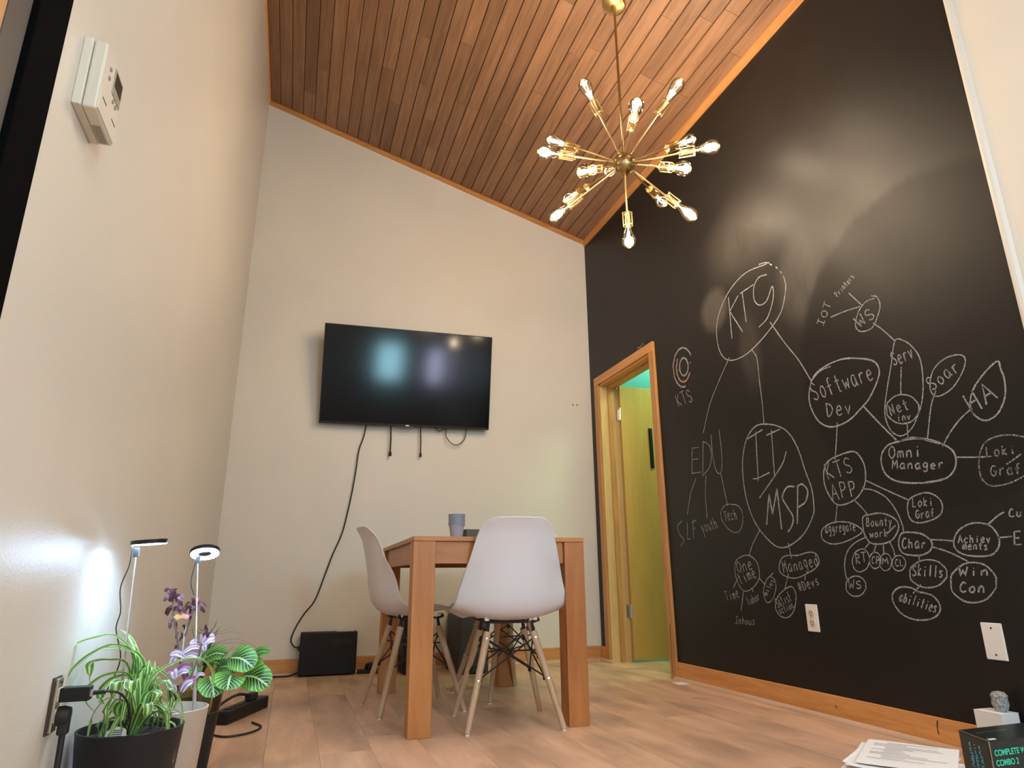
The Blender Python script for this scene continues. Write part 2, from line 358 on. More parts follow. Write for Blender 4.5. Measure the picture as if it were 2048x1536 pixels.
# floor: slab with separate planks on top
fl = MB().box((XL-T, YF-T, -.06), (4.6, 6.2, -.008)).build('floor', M['dark'], kind=S)
PW, PL = .18, 1.22
meshes = {}
ix = 0; x = XL-T
while x < XR+.12:
    x1 = min(x+PW, XR+.13); y = YF-T-random.random()*PL
    while y < YB:
        a = max(y, YF-T); b = min(y+PL, YB)
        if b-a > .02:
            L_ = round(b-a, 3); W_ = round(x1-x, 3); key = (L_, W_)
            if key not in meshes:
                mb = MB().box((0, 0, -.008), (W_-.0007, L_-.0007, 0), .0005); o = mb.build('floor_plank', M['floor'], fl); meshes[key] = o.data
            else:
                o = bpy.data.objects.new('floor_plank', meshes[key]); C.objects.link(o); o.parent = fl
            o.location = (x, a, 0)
        y += PL
    x = x1
# hall floor continues through the doorway
MB().box((XR+.13, 2.4, -.008), (4.6, 6.2, 0)).build('floor', M['floor'], kind=S)

# ceiling: sloped, cedar boards running away from the camera
ce = MB().prism([(XL-T, YF-T, zc(XL-T)+.02), (XR+.2, YF-T, zc(XR+.2)+.02), (XR+.2, YF-T, zc(XR+.2)+.12), (XL-T, YF-T, zc(XL-T)+.12)], (0, YB-YF+2*T, 0)).build('ceiling', M['dark'], kind=S)
SLOPE = math.atan(SL); LEN = (XR-XL)/math.cos(SLOPE); NB = 31; BW = LEN/NB
bmesh_cache = {}
def board_mesh(L_):
    L_ = round(L_, 2)
    if L_ not in bmesh_cache:
        w_, g, t = BW, .0035, .016
        prof = [(g*.5, t), (g*.5, .004), (g*1.5, 0), (w_-g*1.5, 0), (w_-g*.5, .004), (w_-g*.5, t)]
        mb = MB().prism([(a, 0, b) for a, b in prof], (0, L_-.0015, 0)); o = mb.build('ceiling_board', M['cedar'], ce); bmesh_cache[L_] = o.data; return o
    o = bpy.data.objects.new('ceiling_board', bmesh_cache[L_]); C.objects.link(o); o.parent = ce; return o
rr = random.Random(5)
for i in range(NB):
    s0 = i*BW; y = YB; first = True
    while y > YF:
        L_ = rr.choice([.5, .8, 1.1, 1.5, 1.9, 2.4]) if not first else rr.choice([.3, .6, .9, 1.3, 1.8, 2.3]); first = False
        if y-L_ < YF+.3: L_ = y-YF
        o = board_mesh(L_); y -= round(L_, 2)
        xx = XL+s0*math.cos(SLOPE); o.location = (xx, y, zc(xx)+.001*rr.random()); o.rotation_euler = (0, -SLOPE, 0)
# crown strips
cw, ct = .036, .014
MB().prism([(XL, YB-ct, zc(XL)-cw), (XR, YB-ct, zc(XR)-cw), (XR, YB-ct, zc(XR)+.01), (XL, YB-ct, zc(XL)+.01)], (0, ct, 0)).build('trim_2', M['honeyx'], kind=S)
MB().box((XR-ct, YF, ZR-.055), (XR, YB-ct, ZR+.012)).build('trim_3', M['honey'], kind=S)
MB().box((XL, YF, ZL-.030), (XL+.012, YB-ct, ZL+.004)).build('trim_4', M['honey'], kind=S)
# baseboards with pale shoe moulding
HB = .098
def bboard(name, a, b, axis):
    x0, y0 = a; x1, y1 = b
    mb = MB()
    if axis == 'x': mb.box((x0, YB-.012, .012), (x1, YB, HB), .003)
    else: mb.box((XR-.012, y0, .012), (XR, y1, HB), .003)
    return mb.build(name, M['honeyx' if axis == 'x' else 'honey'], kind=S)
bboard('baseboard_back', (XL, 0), (XR-.012, 0), 'x')
bboard('baseboard_right', (0, 1.372), (0, 3.640), 'y'); bboard('baseboard_right', (0, 4.566), (0, YB-.012), 'y')
def quarter(r=.017, n=5): return [(0, 0)]+[(r*math.cos(a*math.pi/2/n), r*math.sin(a*math.pi/2/n)) for a in range(n+1)]
MB().prism([(XL, YB-.012-a, b) for a, b in quarter()], (XR-XL-.012, 0, 0)).build('trim_5', M['shoe'], kind=S)
for ya, yb in ((1.372, 3.655), (4.45, YB-.012)):
    MB().prism([(XR-.012-a, ya, b) for a, b in quarter(.018 if ya < 2 else .02)], (0, yb-ya, 0)).build('trim_6', M['shoe'], kind=S)
MB().box((XL, 1.118, 0), (XL+.012, YB-.012, HB), .003).build('baseboard_left', M['honey'], kind=S)

# door casing, jamb, stop
cs = .018
dc = MB(); dc.box((XR-cs, 3.638, 0), (XR, 3.702, 2.100), .002).build('trim_7', M['honeyz'], kind=S)
MB().box((XR-cs, 4.504, 0), (XR, 4.568, 2.100), .002).build('trim_8', M['honeyz'], kind=S)
MB().box((XR-cs-.001, 3.640, 2.038), (XR, 4.566, 2.102), .002).build('trim_9', M['honey'], kind=S)
jx0, jx1 = XR-.004, XR+.145
MB().box((jx0, DY1-.014, 0), (jx1, DY1+.006, DZ)).build('trim_10', M['jamb'], kind=S)
MB().box((jx0, DY0-.006, 0), (jx1, DY0+.014, DZ)).build('trim_11', M['honeyz'], kind=S)
MB().box((jx0, DY0, DZ-.016), (jx1, DY1, DZ+.004)).build('trim_12', M['honey'], kind=S)
MB().box((XR+.060, DY1-.026, 0), (XR+.098, DY1-.014, DZ-.016), .002).build('trim_13', M['honeyz'], kind=S)
MB().box((XR+.060, DY0+.014, DZ-.030), (XR+.098, DY1-.026, DZ-.016), .002).build('trim_14', M['honey'], kind=S)
MB().box((XR+.060, DY0+.014, 0), (XR+.098, DY0+.026, DZ-.016), .002).build('trim_15', M['honeyz'], kind=S)
# open door leaf, swung square into the hall
dx, dy = XR+.148, DY1-.018
dr = MB().box((dx, dy-.036, .014), (dx+.78, dy, 2.028), .0015).build('door_1', M['door'], kind=S)
for z in (1.80, .34):
    mb = MB(); mb.box((dx-.022, dy-.002, z-.045), (dx-.001, dy+.004, z+.045)); mb.box((dx-.002, dy-.034, z-.045), (dx+.0005, dy-.006, z+.045))
    mb.tube([(dx-.006, dy-.040, z-.047), (dx-.006, dy-.040, z+.047)], .0065, 10); mb.build('hinge', M['steel'], dr)
mb = MB().box((dx+.232, dy-.046, 1.385), (dx+.262, dy-.036, 1.70), .003); mb.box((dx+.237, dy-.050, 1.40), (dx+.257, dy-.044, 1.685)); mb.build('black_plate', M['blackp'], dr)
# hall beyond
MB().box((XR+.14, 6.1, 0), (4.6, 6.2, 2.6)).build('wall_hall', M['room2'], kind=S)
MB().box((4.5, 2.4, 0), (4.6, 6.2, 2.6)).build('wall_hall', M['room2'], kind=S)
MB().box((XR+.14, 2.4, 0), (4.6, 2.5, 2.6)).build('wall_hall', M['room2'], kind=S)
MB().box((XR+.146, DY1-.006, 0), (XR+.160, 6.2, 2.6)).build('wall_hall', M['room2'], kind=S)
MB().box((XR+.14, 2.4, 2.55), (4.6, 6.2, 2.65)).build('ceiling', M['room2'], kind=S)
# doorway at the left edge: black board, charcoal panel, wood beyond
MB().box((XL-.05, 1.012, 0), (XL+.004, 1.1185, 2.6), .002).build('trim_16', M['blackwall'], kind=S)
MB().box((XL-.06, .937, 0), (XL-.004, 1.012, 2.6), .006).build('door_2', M['greywall'], kind=S)
MB().box((XL-.06, .55, 0), (XL-.002, .937, 2.6), .002).build('trim_17', M['honeyz'], kind=S)
# windows in the wall behind the camera (they mirror in the television)
def window(n, x0, x1, z0, z1, gm):
    fr = MB()
    for a, b in (((x0-.04, z0-.04), (x1+.04, z0)), ((x0-.04, z1), (x1+.04, z1+.04)), ((x0-.04, z0), (x0, z1)), ((x1, z0), (x1+.04, z1))):
        fr.box((a[0], YF, a[1]), (b[0], YF+.03, b[1]))
    f = fr.build('window_%d' % n, M['frame'], kind=S)
    MB().box((x0, YF+.002, z0), (x1, YF+.010, z1)).build('pane', gm, f)
window(1, 1.13, 1.50, 1.31, 1.88, M['wincyan']); window(2, 1.96, 2.16, 1.31, 1.86, M['winlilac'])

M['winblue'] = mat('window_glow_blue', (.1, .1, .1), .3, emis=(.50, .72, 1), estr=11)  # made-up window on the left wall, added for cool bluish fill
f3 = MB()
for (ya, za), (yb, zb) in (((-1.24, .96), (-.36, 1.0)), ((-1.24, 2.0), (-.36, 2.04)), ((-1.24, 1.0), (-1.20, 2.0)), ((-.40, 1.0), (-.36, 2.0)), ((-.82, 1.0), (-.78, 2.0))): f3.box((XL, ya, za), (XL+.03, yb, zb))
f3 = f3.build('window_3', M['frame'], kind=S)
for ya, yb in ((-1.20, -.82), (-.78, -.40)): MB().box((XL+.002, ya, 1.0), (XL+.010, yb, 2.0)).build('pane', M['winblue'], f3)

# ================================================================ CHALK WRITING ON THE RIGHT WALL
XC = XR-.0012
CR = {'A': (1320, 500, 2.813), 'B': (1320, 820, 3.268), 'D': (1620, 860, 3.49)}
def wpt(sys_, p):
    ox, oy, s = CR[sys_]; q = on(ox+p[0]/s, oy+p[1]/s, 0, XC); return Vector((q[1], q[2]))
rc = random.Random(3)
def ribbon(mb, pts2, wd):
    """flat chalk stroke: list of (y,z) on the wall"""
    n = len(pts2)
    if n < 2: return
    n0 = len(mb.v)
    for i, p in enumerate(pts2):
        t = pts2[min(i+1, n-1)]-pts2[max(i-1, 0)]
        t = t.normalized() if t.length > 1e-9 else Vector((1, 0)); q = Vector((-t.y, t.x)); k = wd*.5*(.8+.4*rc.random())
        for sg in (-1, 1): r_ = p+q*k*sg; mb.v.append((XC, r_.x, r_.y))
    for i in range(n-1): a = n0+2*i; mb.f.append((a, a+1, a+3, a+2))
def strokes(name, sys_, lists, wd=.0052, mt='chalk', smooth=True, closed=False, dash=False):
    mb = MB()
    for l in lists:
        q = [wpt(sys_, p) for p in l]
        if smooth and len(q) > 2: q = [Vector(a) for a in cat2(q, 6, closed)]
        elif len(q) == 2: q = [q[0].lerp(q[1], i/4) for i in range(5)]
        if dash:
            for i in range(0, len(q)-3, 5): ribbon(mb, q[i:i+3], wd)
        else: ribbon(mb, q, wd)
    if mb.v: return mb.build(name, M[mt], wr)
def cat2(pts, n, closed=False):
    return [Vector((p.x, p.y)) for p in cat([Vector((q.x, q.y, 0)) for q in pts], n, closed)]
def outline(sys_, pts, wd=.0055, mt='chalk'): strokes('chalk_outline', sys_, [pts+[pts[0]]] if False else [pts], wd, mt, True, True) if False else _outline(sys_, pts, wd, mt)
def _outline(sys_, pts, wd, mt):
    q = [wpt(sys_, p) for p in pts]; q = cat2(q, 6, True); q.append(q[0]); mb = MB(); ribbon(mb, q, wd); return mb.build('chalk_outline', M[mt], wr)
def oval(sys_, cx, cy, rx, ry, wd=.005, mt='chalk', a0=0, a1=360, name='chalk_outline'):
    n = 28; l = [(cx+rx*math.cos(math.radians(a0+(a1-a0)*i/n))*(1+.03*math.sin(i*1.7)), cy+ry*math.sin(math.radians(a0+(a1-a0)*i/n))) for i in range(n+1)]
    mb = MB(); ribbon(mb, [wpt(sys_, p) for p in l], wd); return mb.build(name, M[mt], wr)
def line(sys_, *pts, wd=.0050): return strokes('chalk_line', sys_, [list(pts)], wd)
F_ = {  # hand-drawn stroke letters in a unit box
'A': '0,0 .45,1 .9,0;.2,.4 .72,.4', 'B': '.1,0 .1,1;.1,1 .6,.9 .6,.6 .1,.52 .7,.4 .7,.1 .1,0', 'C': '.85,.85 .5,1 .15,.6 .2,.15 .55,0 .9,.15', 'D': '.1,0 .12,1;.05,1 .6,.85 .85,.5 .5,.1 .1,0', 'E': '.8,1 .1,.97 .1,0 .85,.03;.1,.5 .65,.5', 'F': '.1,0 .12,1;.05,1 .8,.97;.1,.5 .6,.55',
'G': '.85,.85 .5,1 .12,.6 .15,.2 .5,0 .85,.2 .85,.48 .5,.45', 'H': '.1,0 .12,1;.8,0 .82,1;.1,.5 .8,.52', 'I': '.1,1 .9,1;.5,1 .5,0;.1,0 .9,.03', 'K': '.15,0 .15,1;.8,1 .18,.45 .85,0', 'L': '.15,1 .12,.02 .8,.05', 'M': '.05,0 .15,1 .45,.35 .8,1 .9,0', 'N': '.08,0 .12,1 .75,.05 .8,1', 'O': '.45,1 .1,.7 .1,.25 .45,0 .85,.3 .8,.8 .45,1',
'P': '.15,0 .15,1;.1,1 .7,.95 .8,.7 .6,.5 .15,.45', 'R': '.15,0 .15,1;.1,1 .7,.9 .7,.6 .15,.5 .85,0', 'S': '.85,.85 .5,1 .15,.8 .25,.58 .7,.42 .8,.15 .45,0 .1,.12', 'T': '.0,.97 .95,1;.5,1 .48,0', 'U': '.1,1 .15,.2 .45,0 .75,.2 .85,1', 'W': '.0,1 .2,.0 .45,.65 .7,.02 .95,1', 'V': '0,1 .4,0 .85,1',
'a': '.75,.6 .4,.65 .1,.35 .3,0 .65,.15 .75,.6;.75,.6 .78,.1 .9,0', 'b': '.15,1 .15,0;.15,.35 .5,.6 .8,.3 .5,0 .15,.05', 'c': '.8,.55 .45,.65 .12,.3 .4,0 .8,.1', 'd': '.75,1 .75,0;.75,.45 .4,.62 .12,.3 .4,0 .75,.15', 'e': '.15,.35 .75,.4 .6,.65 .3,.6 .12,.3 .35,0 .8,.1', 'f': '.75,1 .4,.95 .35,0;.05,.55 .7,.58', 'g': '.75,.6 .35,.65 .15,.35 .4,.1 .75,.3;.75,.6 .72,-.2 .4,-.38 .15,-.25',
'h': '.15,1 .12,0;.12,.35 .45,.62 .7,.45 .72,0', 'i': '.45,.6 .45,0;.45,.82 .47,.9', 'k': '.15,1 .15,0;.7,.65 .17,.3 .75,0', 'l': '.45,1 .45,0', 'm': '.05,0 .08,.6;.08,.45 .3,.62 .42,.4 .42,0;.42,.4 .68,.62 .82,.4 .85,0', 'n': '.12,0 .14,.6;.14,.4 .5,.65 .72,.45 .76,0', 'o': '.45,.62 .15,.4 .2,.1 .5,0 .8,.25 .7,.55 .45,.62', 'r': '.2,0 .22,.6;.22,.35 .5,.6 .8,.55',
's': '.75,.55 .4,.63 .2,.45 .65,.25 .6,.05 .15,.03', 't': '.45,.95 .45,.1 .7,0;.1,.62 .8,.65', 'u': '.15,.6 .18,.12 .45,0 .72,.2 .76,.6;.76,.6 .8,0', 'v': '.1,.6 .4,0 .75,.62', 'w': '.05,.6 .22,0 .45,.45 .65,0 .9,.6', 'y': '.12,.6 .45,.1;.8,.62 .2,-.4', '#': '.3,0 .4,1;.6,0 .7,1;.05,.35 .95,.4;.08,.68 .98,.72', ' ': ''}
def word(sys_, text, p0, p1, h, wd=.0042, mt='chalk', track=.82, lean=0):
    mb = MB(); n = len(text); dx_, dy_ = (p1[0]-p0[0])/n, (p1[1]-p0[1])/n; Ld = math.hypot(dx_, dy_)
    ux, uy = (dy_/Ld, -dx_/Ld)
    ux += lean
    for i, ch in enumerate(text):
        st = F_.get(ch, '')
        if not st: continue
        jy = (rc.random()-.5)*.10*h; jh = h*(.92+.16*rc.random())
        for poly in st.split(';'):
            pp = []
            for pr_ in poly.split():
                a, b = map(float, pr_.split(','))
                X = p0[0]+dx_*(i+a*track)+ux*(b*jh+jy); Y = p0[1]+dy_*(i+a*track)+uy*(b*jh+jy); pp.append(wpt(sys_, (X, Y)))
            q = cat2(pp, 4) if len(pp) > 2 and ch not in 'KMNWAVTEFHLIkvwy' else [v for j in range(len(pp)-1) for v in (pp[j], pp[j].lerp(pp[j+1], .5))]+[pp[-1]]
            ribbon(mb, q, wd)
    return mb.build('chalk_word', M[mt], wr)
# upper part
strokes('chalk_outline', 'A', [[(600, 78), (480, 130), (390, 230), (335, 350), (318, 450), (330, 550), (365, 610), (420, 618), (500, 575), (600, 470), (680, 350), (707, 220), (700, 160)], [(555, 82), (585, 72), (615, 72)]], .006)
strokes('chalk_outline', 'A', [[(700, 160), (680, 125), (650, 95), (610, 76)]], .007, dash=True)
strokes('chalk_word', 'A', [[(385, 265), (405, 500)], [(440, 255), (392, 345)], [(392, 345), (465, 460)], [(450, 245), (525, 195)], [(462, 238), (485, 405)], [(600, 138), (555, 155), (528, 210), (530, 280), (560, 310), (600, 285), (630, 205), (637, 270), (605, 380), (555, 435)]], .0065)
oval('A', 130, 660, 55, 110, .010, 'chalk', -38, -285, 'chalk_logo'); oval('A', 131, 660, 38, 82, .010, 'pink', 20, 215, 'chalk_logo'); oval('A', 134, 657, 24, 50, .012, 'chalk', 0, 360, 'chalk_logo')
strokes('chalk_logo', 'A', [[(168, 632), (173, 636)], [(117, 770), (123, 772)]], .009)
word('A', 'KTS', (103, 882), (195, 850), 68, .005)
line('A', (390, 605), (330, 740), (280, 870), (243, 1030)); line('A', (518, 565), (545, 610), (560, 740), (575, 860), (585, 980)); line('A', (618, 405), (700, 520), (780, 620), (850, 735), wd=.006)
outline('A', [(860, 720), (920, 660), (1020, 615), (1120, 610), (1200, 625), (1232, 670), (1225, 730), (1180, 830), (1140, 880), (1060, 960), (970, 995), (900, 970), (855, 900), (838, 820)], .0068)
strokes('chalk_outline', 'A', [[(858, 730), (890, 690), (925, 668), (960, 655)]], .005)
word('A', 'Software', (868, 850), (1215, 722), 98, .0052); word('A', 'Dev', (940, 938), (1095, 915), 78, .0052)
line('A', (1145, 880), (1230, 970), (1330, 1070), wd=.0065); line('A', (997, 970), (993, 1060), (985, 1180))
word('A', 'IOT', (915, 430), (968, 290), 36, .004); word('A', 'Printers', (998, 264), (1100, 150), 30, .0038)
line('A', (960, 378), (1040, 345), (1125, 318)); line('A', (1062, 242), (1135, 310))
strokes('chalk_outline', 'A', [[(1205, 272), (1160, 290), (1120, 340), (1100, 410), (1110, 448), (1145, 458), (1195, 435), (1225, 370), (1238, 310), (1220, 264), (1188, 258)]], .005)
word('A', 'WS', (1130, 440), (1225, 365), 62, .0048)
line('A', (1198, 410), (1260, 455), (1325, 515))
outline('A', [(1320, 515), (1360, 505), (1420, 545), (1465, 620), (1480, 750), (1470, 870), (1430, 980), (1390, 1030), (1345, 1045), (1295, 1010), (1265, 920), (1275, 800), (1300, 650)], .005)
word('A', 'Serv', (1315, 650), (1440, 605), 78, .0048); line('A', (1357, 658), (1355, 735), (1355, 810))
oval('A', 1365, 895, 92, 82, .0055); word('A', 'Net', (1300, 932), (1412, 890), 62, .0048); word('A', 'inv', (1335, 965), (1420, 950), 42, .0045)
line('A', (1390, 975), (1395, 1060))
outline('A', [(1555, 650), (1620, 602), (1690, 590), (1718, 620), (1700, 690), (1650, 770), (1590, 815), (1545, 820), (1520, 780), (1525, 710)], .005)
word('A', 'Soar', (1535, 795), (1700, 665), 72, .005); line('A', (1552, 790), (1525, 880), (1505, 1060))
outline('A', [(1900, 625), (1840, 675), (1775, 760), (1748, 830), (1750, 900), (1790, 945), (1840, 958), (1900, 920), (1940, 830), (1938, 730), (1915, 665)], .006)
word('A', 'HA', (1755, 925), (1925, 825), 120, .006); line('A', (1755, 890), (1690, 950), (1630, 1030), (1590, 1105))
# left lower part
strokes('chalk_word', 'B', [[(250, 245), (210, 250)], [(210, 250), (208, 415)], [(208, 415), (268, 405)], [(208, 325), (250, 318)], [(282, 205), (280, 430)], [(282, 205), (320, 230), (335, 290), (325, 370), (280, 430)], [(332, 160), (345, 300), (365, 390), (390, 415), (405, 370), (400, 250), (385, 125)]], .0045)
line('B', (235, 445), (200, 550), (178, 685)); line('B', (300, 430), (297, 560), (308, 708)); line('B', (397, 415), (420, 520), (442, 625))
strokes('chalk_word', 'B', [[(145, 725), (115, 760), (130, 815), (157, 850), (135, 890)], [(178, 735), (180, 845)], [(180, 845), (203, 840)], [(215, 715), (220, 840)], [(205, 738), (237, 718)], [(213, 782), (232, 770)]], .0045)
word('B', 'youth', (280, 805), (385, 768), 72, .004)
outline('B', [(515, 630), (540, 680), (535, 760), (505, 800), (455, 785), (405, 720), (400, 660), (430, 620), (480, 618)], .004); word('B', 'Tech', (425, 728), (510, 712), 70, .004)
outline('B', [(680, 92), (620, 110), (570, 180), (545, 280), (540, 400), (560, 560), (600, 690), (650, 780), (720, 860), (780, 898), (850, 885), (940, 810), (1000, 690), (1005, 620), (990, 510), (950, 400), (900, 250), (840, 150), (770, 105)], .0062)
strokes('chalk_word', 'B', [[(570, 190), (670, 128)], [(625, 140), (642, 465)], [(607, 450), (640, 445), (718, 408)], [(695, 165), (785, 125)], [(728, 130), (748, 425)], [(825, 270), (790, 370), (650, 575)]], .0062)
strokes('chalk_word', 'B', [[(697, 750), (712, 550)], [(712, 550), (735, 680)], [(735, 680), (765, 515)], [(765, 515), (795, 780)], [(880, 500), (830, 505), (800, 570), (830, 630), (870, 700), (860, 760), (835, 798)], [(900, 500), (898, 745)], [(895, 500), (930, 485), (965, 530), (950, 600), (905, 635)]], .0085)
line('B', (655, 780), (605, 880), (580, 960)); line('B', (838, 870), (860, 970))
outline('B', [(580, 950), (530, 960), (495, 990), (490, 1060), (510, 1130), (545, 1180), (590, 1175), (640, 1120), (650, 1060), (630, 990)], .0045)
word('B', 'One', (510, 1062), (615, 1035), 75, .0045); word('B', 'time', (525, 1142), (642, 1090), 72, .0045)
line('B', (507, 1105), (480, 1160)); line('B', (605, 1160), (607, 1190)); line('B', (545, 1185), (530, 1315)); line('B', (650, 1100), (690, 1145)); line('B', (740, 1065), (705, 1100))
word('B', 'Time', (435, 1248), (525, 1222), 62, .0038); word('B', 'Labor', (582, 1272), (660, 1238), 52, .0038); word('B', 'Inhous', (490, 1395), (625, 1405), 48, .0038)
outline('B', [(712, 1090), (685, 1140), (677, 1200), (700, 1258), (735, 1235), (757, 1170), (750, 1110)], .004); word('B', 'miles', (700, 1215), (752, 1110), 34, .0034)
outline('B', [(800, 965), (780, 1010), (785, 1060), (830, 1090), (890, 1098), (960, 1070), (1020, 1030), (1040, 990), (1020, 940), (970, 930), (900, 950), (840, 950)], .005)
word('B', 'Managed', (810, 1068), (1045, 1012), 78, .0045)
line('B', (840, 1070), (815, 1175)); line('B', (950, 1080), (948, 1112)); word('B', '#Devs', (912, 1188), (1050, 1140), 62, .0042)
outline('B', [(860, 1155), (820, 1170), (770, 1220), (755, 1290), (780, 1340), (830, 1358), (870, 1320), (888, 1250), (885, 1190)], .005)
word('B', 'Satisf', (770, 1292), (870, 1245), 66, .0038); word('B', 'action', (785, 1335), (880, 1290), 44, .0034)
# right lower part
outline('D', [(600, 85), (540, 110), (500, 170), (500, 240), (530, 310), (600, 355), (700, 370), (820, 365), (940, 340), (1000, 290), (1020, 220), (1000, 150), (930, 100), (820, 65), (720, 60)], .0068)
strokes('chalk_outline', 'D', [[(620, 78), (720, 52), (840, 78), (905, 98)]], .0055)
word('D', 'Omni', (550, 195), (790, 185), 78, .0055); word('D', 'Manager', (572, 272), (945, 268), 62, .0055)
line('D', (1020, 190), (1120, 190), (1225, 188))
strokes('chalk_outline', 'D', [[(1530, 60), (1480, 45), (1400, 35), (1300, 45), (1220, 90), (1185, 170), (1180, 260), (1200, 340), (1250, 385), (1320, 388), (1420, 360), (1530, 300)]], .005, 'faint')
word('D', 'Loki', (1230, 190), (1450, 165), 68, .005, 'faint'); word('D', 'Graf', (1260, 322), (1490, 300), 72, .005, 'faint'); strokes('chalk_line', 'D', [[(1370, 240), (1480, 165)]], .005, 'faint')
outline('D', [(300, 150), (220, 170), (130, 215), (98, 280), (100, 370), (130, 450), (180, 515), (240, 520), (320, 480), (370, 410), (388, 340), (380, 250), (345, 180)], .006)
word('D', 'KTS', (125, 352), (320, 290), 108, .005); word('D', 'APP', (160, 495), (345, 450), 112, .005)
line('D', (190, 520), (178, 650)); line('D', (305, 485), (360, 540), (410, 600)); line('D', (385, 350), (480, 395), (600, 450), (690, 490)); line('D', (370, 410), (440, 420), (530, 470), (600, 560), (640, 650), (655, 715))
outline('D', [(800, 438), (730, 460), (690, 490), (680, 550), (700, 620), (750, 648), (830, 635), (900, 600), (925, 550), (910, 490), (860, 450)], .005)
word('D', 'Loki', (715, 538), (870, 528), 66, .0045); word('D', 'Graf', (738, 618), (880, 605), 56, .0045)
outline('D', [(180, 642), (110, 670), (80, 710), (90, 765), (150, 795), (230, 785), (320, 745), (365, 705), (330, 670), (270, 645)], .005); word('D', 'aggregate', (108, 722), (325, 700), 62, .0042)
outline('D', [(420, 590), (372, 605), (368, 660), (385, 740), (430, 790), (500, 795), (570, 770), (615, 700), (610, 640), (560, 600), (490, 580)], .0055)
word('D', 'Bounty', (393, 672), (580, 668), 62, .0045); word('D', 'work', (418, 752), (550, 745), 54, .0045); line('D', (535, 725), (598, 665))
line('D', (415, 785), (385, 825)); line('D', (463, 788), (445, 860)); line('D', (512, 798), (515, 865)); line('D', (555, 780), (580, 830), (595, 885)); line('D', (395, 745), (310, 790), (260, 850), (242, 930), (250, 1020), (265, 1040))
outline('D', [(380, 832), (320, 850), (295, 910), (310, 970), (350, 990), (400, 960), (415, 890)], .0045); word('D', 'RT', (320, 932), (405, 922), 68, .0045)
oval('D', 455, 910, 40, 57, .0045); word('D', 'CP', (430, 935), (490, 935), 52, .004); oval('D', 527, 922, 42, 60, .0045); word('D', 'M', (505, 940), (560, 935), 50, .0045); oval('D', 620, 930, 47, 54, .0045); word('D', 'CL', (595, 950), (660, 945), 45, .004)
oval('D', 320, 1090, 70, 71, .005); word('D', 'WS', (272, 1112), (372, 1105), 58, .0045)
outline('D', [(655, 715), (625, 750), (620, 810), (650, 860), (720, 875), (790, 870), (840, 840), (852, 790), (820, 750), (760, 720)], .0062); word('D', 'Char', (640, 825), (820, 825), 68, .0055)
line('D', (845, 765), (920, 768), (1005, 775)); line('D', (850, 815), (950, 845), (1040, 885), (1105, 920)); line('D', (758, 870), (765, 920))
outline('D', [(1160, 648), (1090, 665), (1030, 710), (1003, 780), (1020, 835), (1080, 870), (1180, 882), (1270, 870), (1315, 820), (1320, 760), (1290, 700), (1240, 660)], .0055)
word('D', 'Achiev', (1035, 790), (1270, 785), 52, .0048); word('D', 'ments', (1065, 835), (1250, 835), 52, .0048)
line('D', (1235, 665), (1310, 600), (1355, 572)); line('D', (1310, 752), (1410, 743)); word('D', 'Cu', (1385, 605), (1490, 605), 55, .005); word('D', 'E', (1422, 798), (1500, 795), 88, .005)
oval('D', 825, 1003, 130, 98, .0055); word('D', 'Skills', (712, 1015), (935, 1030), 78, .0055); line('D', (775, 1080), (745, 1110), (720, 1140))
oval('D', 1140, 1065, 160, 141, .0055); word('D', 'Win', (1040, 1018), (1265, 1018), 66, .006); word('D', 'Con', (1042, 1130), (1235, 1135), 72, .006)
outline('D', [(760, 1130), (700, 1100), (620, 1100), (575, 1150), (590, 1220), (650, 1290), (740, 1325), (840, 1320), (900, 1280), (905, 1220), (860, 1160), (800, 1138)], .0058)
word('D', 'abilities', (618, 1192), (885, 1275), 66, .005)

# ================================================================ OUTLET PLATES ON THE RIGHT WALL
def plate_mb():
    mb = MB(); mb.box((-.006, -.035, -.0572), (0, .035, .0572), .0025); return mb
def rwall(loc, name, label, cat_): return thing(name, label, cat_, (XR, loc[0], loc[1]))
t = rwall((2.4935, .399), 'wall_outlet', 'white duplex outlet plate on the black chalkboard wall', 'outlet')
plate_mb().build('cover_plate', M['white'], t)
for dz in (.0195, -.0195):
    s = MB().lathe([(.0168, 0), (.0168, .0025), (.0155, .0035)], 20, (-.0058, 0, dz), axis=(-1, 0, 0)).build('socket', M['ivory'], t)
    mb = MB(); mb.box((-.0099, -.0085, dz-.001), (-.0090, -.0060, dz+.008)); mb.box((-.0099, .0060, dz-.001), (-.0090, .0085, dz+.008)); mb.lathe([(.0028, 0), (.0028, .001)], 8, (-.0090, 0, dz-.008), axis=(-1, 0, 0)); mb.build('slots', M['slot'], s)
MB().lathe([(.003, 0), (.0025, .0012)], 10, (-.006, 0, 0), axis=(-1, 0, 0)).build('screw', M['ivory'], t)
t = rwall((1.6851, .3676), 'blank_wall_plate', 'blank white wall plate with two screws, near the right edge', 'wall plate')
plate_mb().build('cover_plate', M['white'], t)
for dz in (.041, -.041): MB().lathe([(.0034, 0), (.003, .0012)], 10, (-.006, 0, dz), axis=(-1, 0, 0)).build('screw', M['slot'], t)

